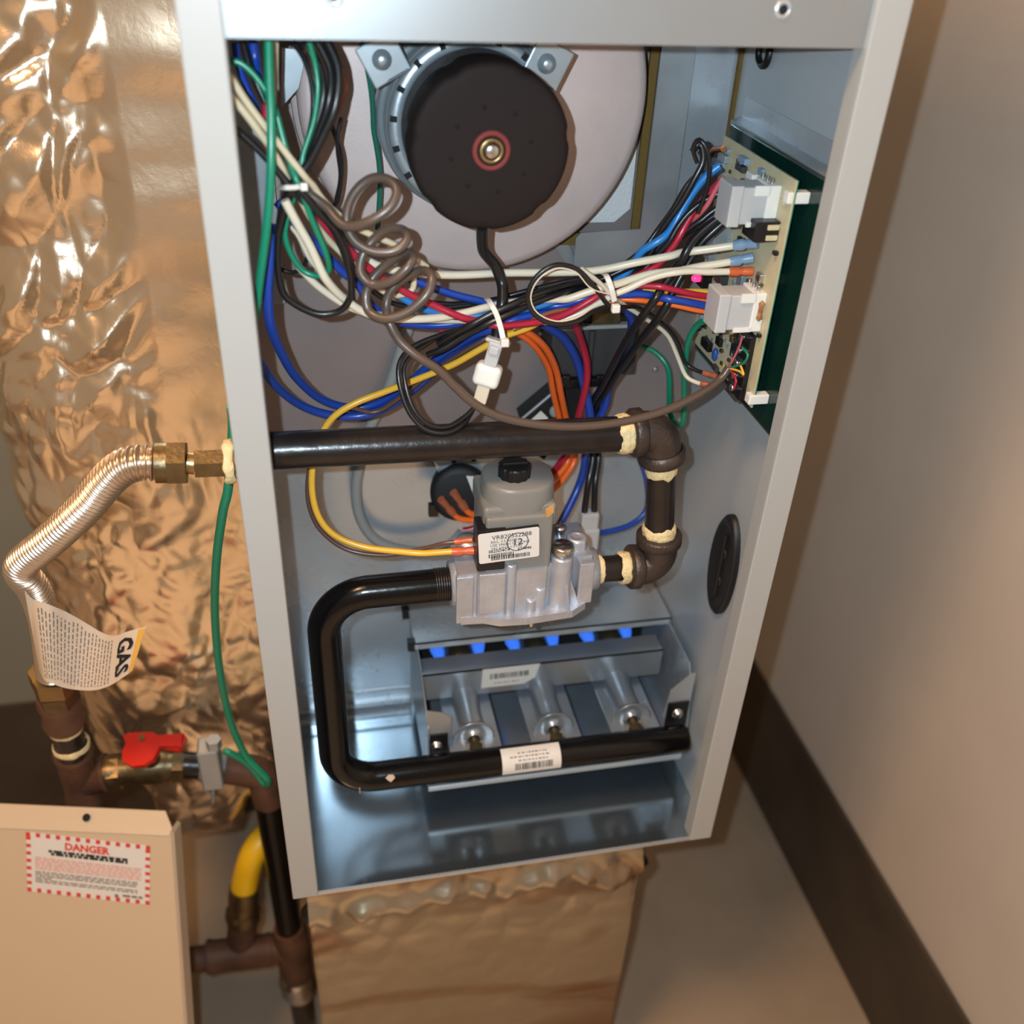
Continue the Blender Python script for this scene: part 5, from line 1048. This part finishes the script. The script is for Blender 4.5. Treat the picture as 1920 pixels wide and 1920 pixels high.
def foil_sheet(org, eu, ev, nrm, nu, nv, amp, fn, seed):
    vs_ = []
    for i in range(nu):
        for j in range(nv):
            a_, c_ = i / (nu - 1), j / (nv - 1); q = org + eu * a_ + ev * c_
            w_ = q + nrm * (amp * fn(a_, c_, q, seed)); w_.x = max(w_.x, -.001); vs_.append(w_)
    return MB().add(vs_, [(i * nv + j, i * nv + j + 1, (i + 1) * nv + j + 1, (i + 1) * nv + j) for i in range(nu - 1) for j in range(nv - 1)], True)
def fnf(a_, c_, q, seed):
    h = q.z - FZ
    edge = math.exp(-((q.z + .098 + .012 * noise.noise(Vector((a_ * 5, 1, seed)))) / .014) ** 2)
    lump = edge * (1.0 + 1.8 * noise.noise(Vector((a_ * 16, q.z * 30, seed))))
    v1 = noise.voronoi(Vector((q.x + q.y, q.z, 3)) * 26)[0]; top = max(0, min(1, (q.z + .2) / .08))
    return noise.noise(q * 9) * 1.2 + (.8 * top + .2) * (min(v1[1] - v1[0], .6) - .3) * 2 + lump * 2.6 + .2 * noise.noise(q * 40)
obj('foil_front', foil_sheet(Vector((.006, .047, FZ)), Vector((.318, 0, 0)), Vector((0, 0, -FZ - .004)), Vector((0, -1, 0)), 120, 120, .004, fnf, 2), M2, fu)
obj('foil_side', foil_sheet(Vector((.324, .047, FZ)), Vector((0, .40, 0)), Vector((0, 0, -FZ - .004)), Vector((1, 0, 0)), 60, 80, .004, fnf, 2), M2, fu)
obj('foil_side', foil_sheet(Vector((.006, .047, FZ)), Vector((0, .40, 0)), Vector((0, 0, -FZ - .004)), Vector((-1, 0, 0)), 60, 80, .004, fnf, 2), M2, fu)

# ================================================================== REMOVED DOOR PANEL
warm_lit_door_paint = mat('warm_lit_door_paint', rgb(206, 184, 156), 0.45, 0.0, bump=0.04, bscale=900)  # cabinet grey tinted tan, warm lamplight put into the colour
dr = thing('furnace_door', 'removed warm-lit grey furnace door panel leaning on the floor with a red-edged warning label', 'door panel', PD(170, 1700, .88))
tr = PD(322, 1535, .85); brp = PD(349, 1925, .905); tlp0 = PD(0, 1488, .85)
ev = (tr - brp).normalized(); eu = (tlp0 - tr); eu = (eu - ev * eu.dot(ev)).normalized()   # eu points left
en = ev.cross(eu).normalized()
if en.dot(BACK) < 0: en = -en
DWd = .36; DHt = (tr.z - FZ) / ev.z
def D(a_, h_, o_=0.0): return tr + eu * a_ - ev * h_ + en * o_      # a_: from right edge leftwards, h_: down from the top
face = MB()
pts_face = [(0.002, .014), (DWd, .014), (DWd, DHt), (.002, DHt)]
obj('panel', MB().prism([D(*q) for q in pts_face], -en * .0012), warm_lit_door_paint, dr, 'flat painted door sheet')
obj('top_fold', MB().prism([D(.010, 0, -.012), D(DWd, 0, -.012), D(DWd, .016, .0004), D(.003, .016, .0004), D(.001, .012, -.003)], en * .0012), warm_lit_door_paint, dr, 'sloping folded top edge')
obj('side_fold', MB().prism([D(.002, .012), D(0, .016, -.003), D(0, DHt, -.003), D(.002, DHt)], -en * .016), warm_lit_door_paint, dr)
obj('hole', MB().lathe(D(.078, .006, -.005), (en + ev * .7).normalized(), [(.0035, .0014), (.0001, .0016)], 16), dark, dr)
# warning label: solve panel plane coords from pixels
def onpanel(px, py):
    d_ = ray(px, py); t = (tr - CAM).dot(en) / d_.dot(en); q = CAM + d_ * t
    return q
l00 = onpanel(52, 1670); l10 = onpanel(281, 1697); l01 = onpanel(33, 1558); l11 = onpanel(272, 1584)
uu = ((l10 - l00) + (l11 - l01)).normalized(); vv_ = ((l01 - l00) + (l11 - l10)); vv_ = (vv_ - uu * vv_.dot(uu)).normalized()
LWd = (l10 - l00).length; LHd = (l01 - l00).length; nl = uu.cross(vv_)
if nl.dot(en) < 0: pass
wl = obj('warning_label', MB().prism([l00 + nl * .0002, l00 + uu * LWd + nl * .0002, l00 + uu * LWd + vv_ * LHd + nl * .0002, l00 + vv_ * LHd + nl * .0002], nl * .0003), label_white, dr, 'white warning label with dashed red border')
def lq(b, x0, x1, y0, y1, lift=.0007): b.add([l00 + uu * x0 + vv_ * y0 + nl * lift, l00 + uu * x1 + vv_ * y0 + nl * lift, l00 + uu * x1 + vv_ * y1 + nl * lift, l00 + uu * x0 + vv_ * y1 + nl * lift], [(0, 1, 2, 3)])
b = MB(); nb_ = 13; bw = .0042
for k in range(nb_):
    x = LWd * k / (nb_ - 1) * .965; lq(b, x, x + LWd * .035, 0, bw); lq(b, x, x + LWd * .035, LHd - bw, LHd)
for k in range(1, 8):
    y = LHd * k / 8; lq(b, 0, bw, y, y + LHd * .055); lq(b, LWd - bw, LWd, y, y + LHd * .055)
obj('dashed_border', b, ink_red, wl, 'red dashed border')
obj('lettering', text_mb('DANGER', l00 + uu * LWd * .49 + vv_ * LHd * .775, uu, vv_, .0098, .0007, 'CENTER', .0004), ink_red, wl, 'red word DANGER')
rng = random.Random(8)
def textrow(y, x0, x1, h, b):
    x = x0
    while x < x1:
        l_ = rng.uniform(.002, .008); lq(b, x, min(x + l_, x1), y, y + h); x += l_ + .0012
b = MB(); textrow(LHd * .70, LWd * .18, LWd * .82, .0026, b); textrow(LHd * .655, LWd * .2, LWd * .82, .0026, b); obj('print_lines', b, ink, wl)
b = MB()
for k in range(6): textrow(LHd * (.58 - k * .036), LWd * .07, LWd * .93, .0011, b)
obj('print_lines', b, ink_pink, wl)
b = MB()
for k in range(6): textrow(LHd * (.345 - k * .034), LWd * .07, LWd * (.9 if k != 3 else .2), .0011, b)
textrow(LHd * .09, LWd * .78, LWd * .95, .0022, b); lq(b, LWd * .715, LWd * .745, LHd * .07, LHd * .12); obj('print_lines', b, ink_grey, wl)
for o in bpy.data.objects:
    if '_w' in o: del o['_w']
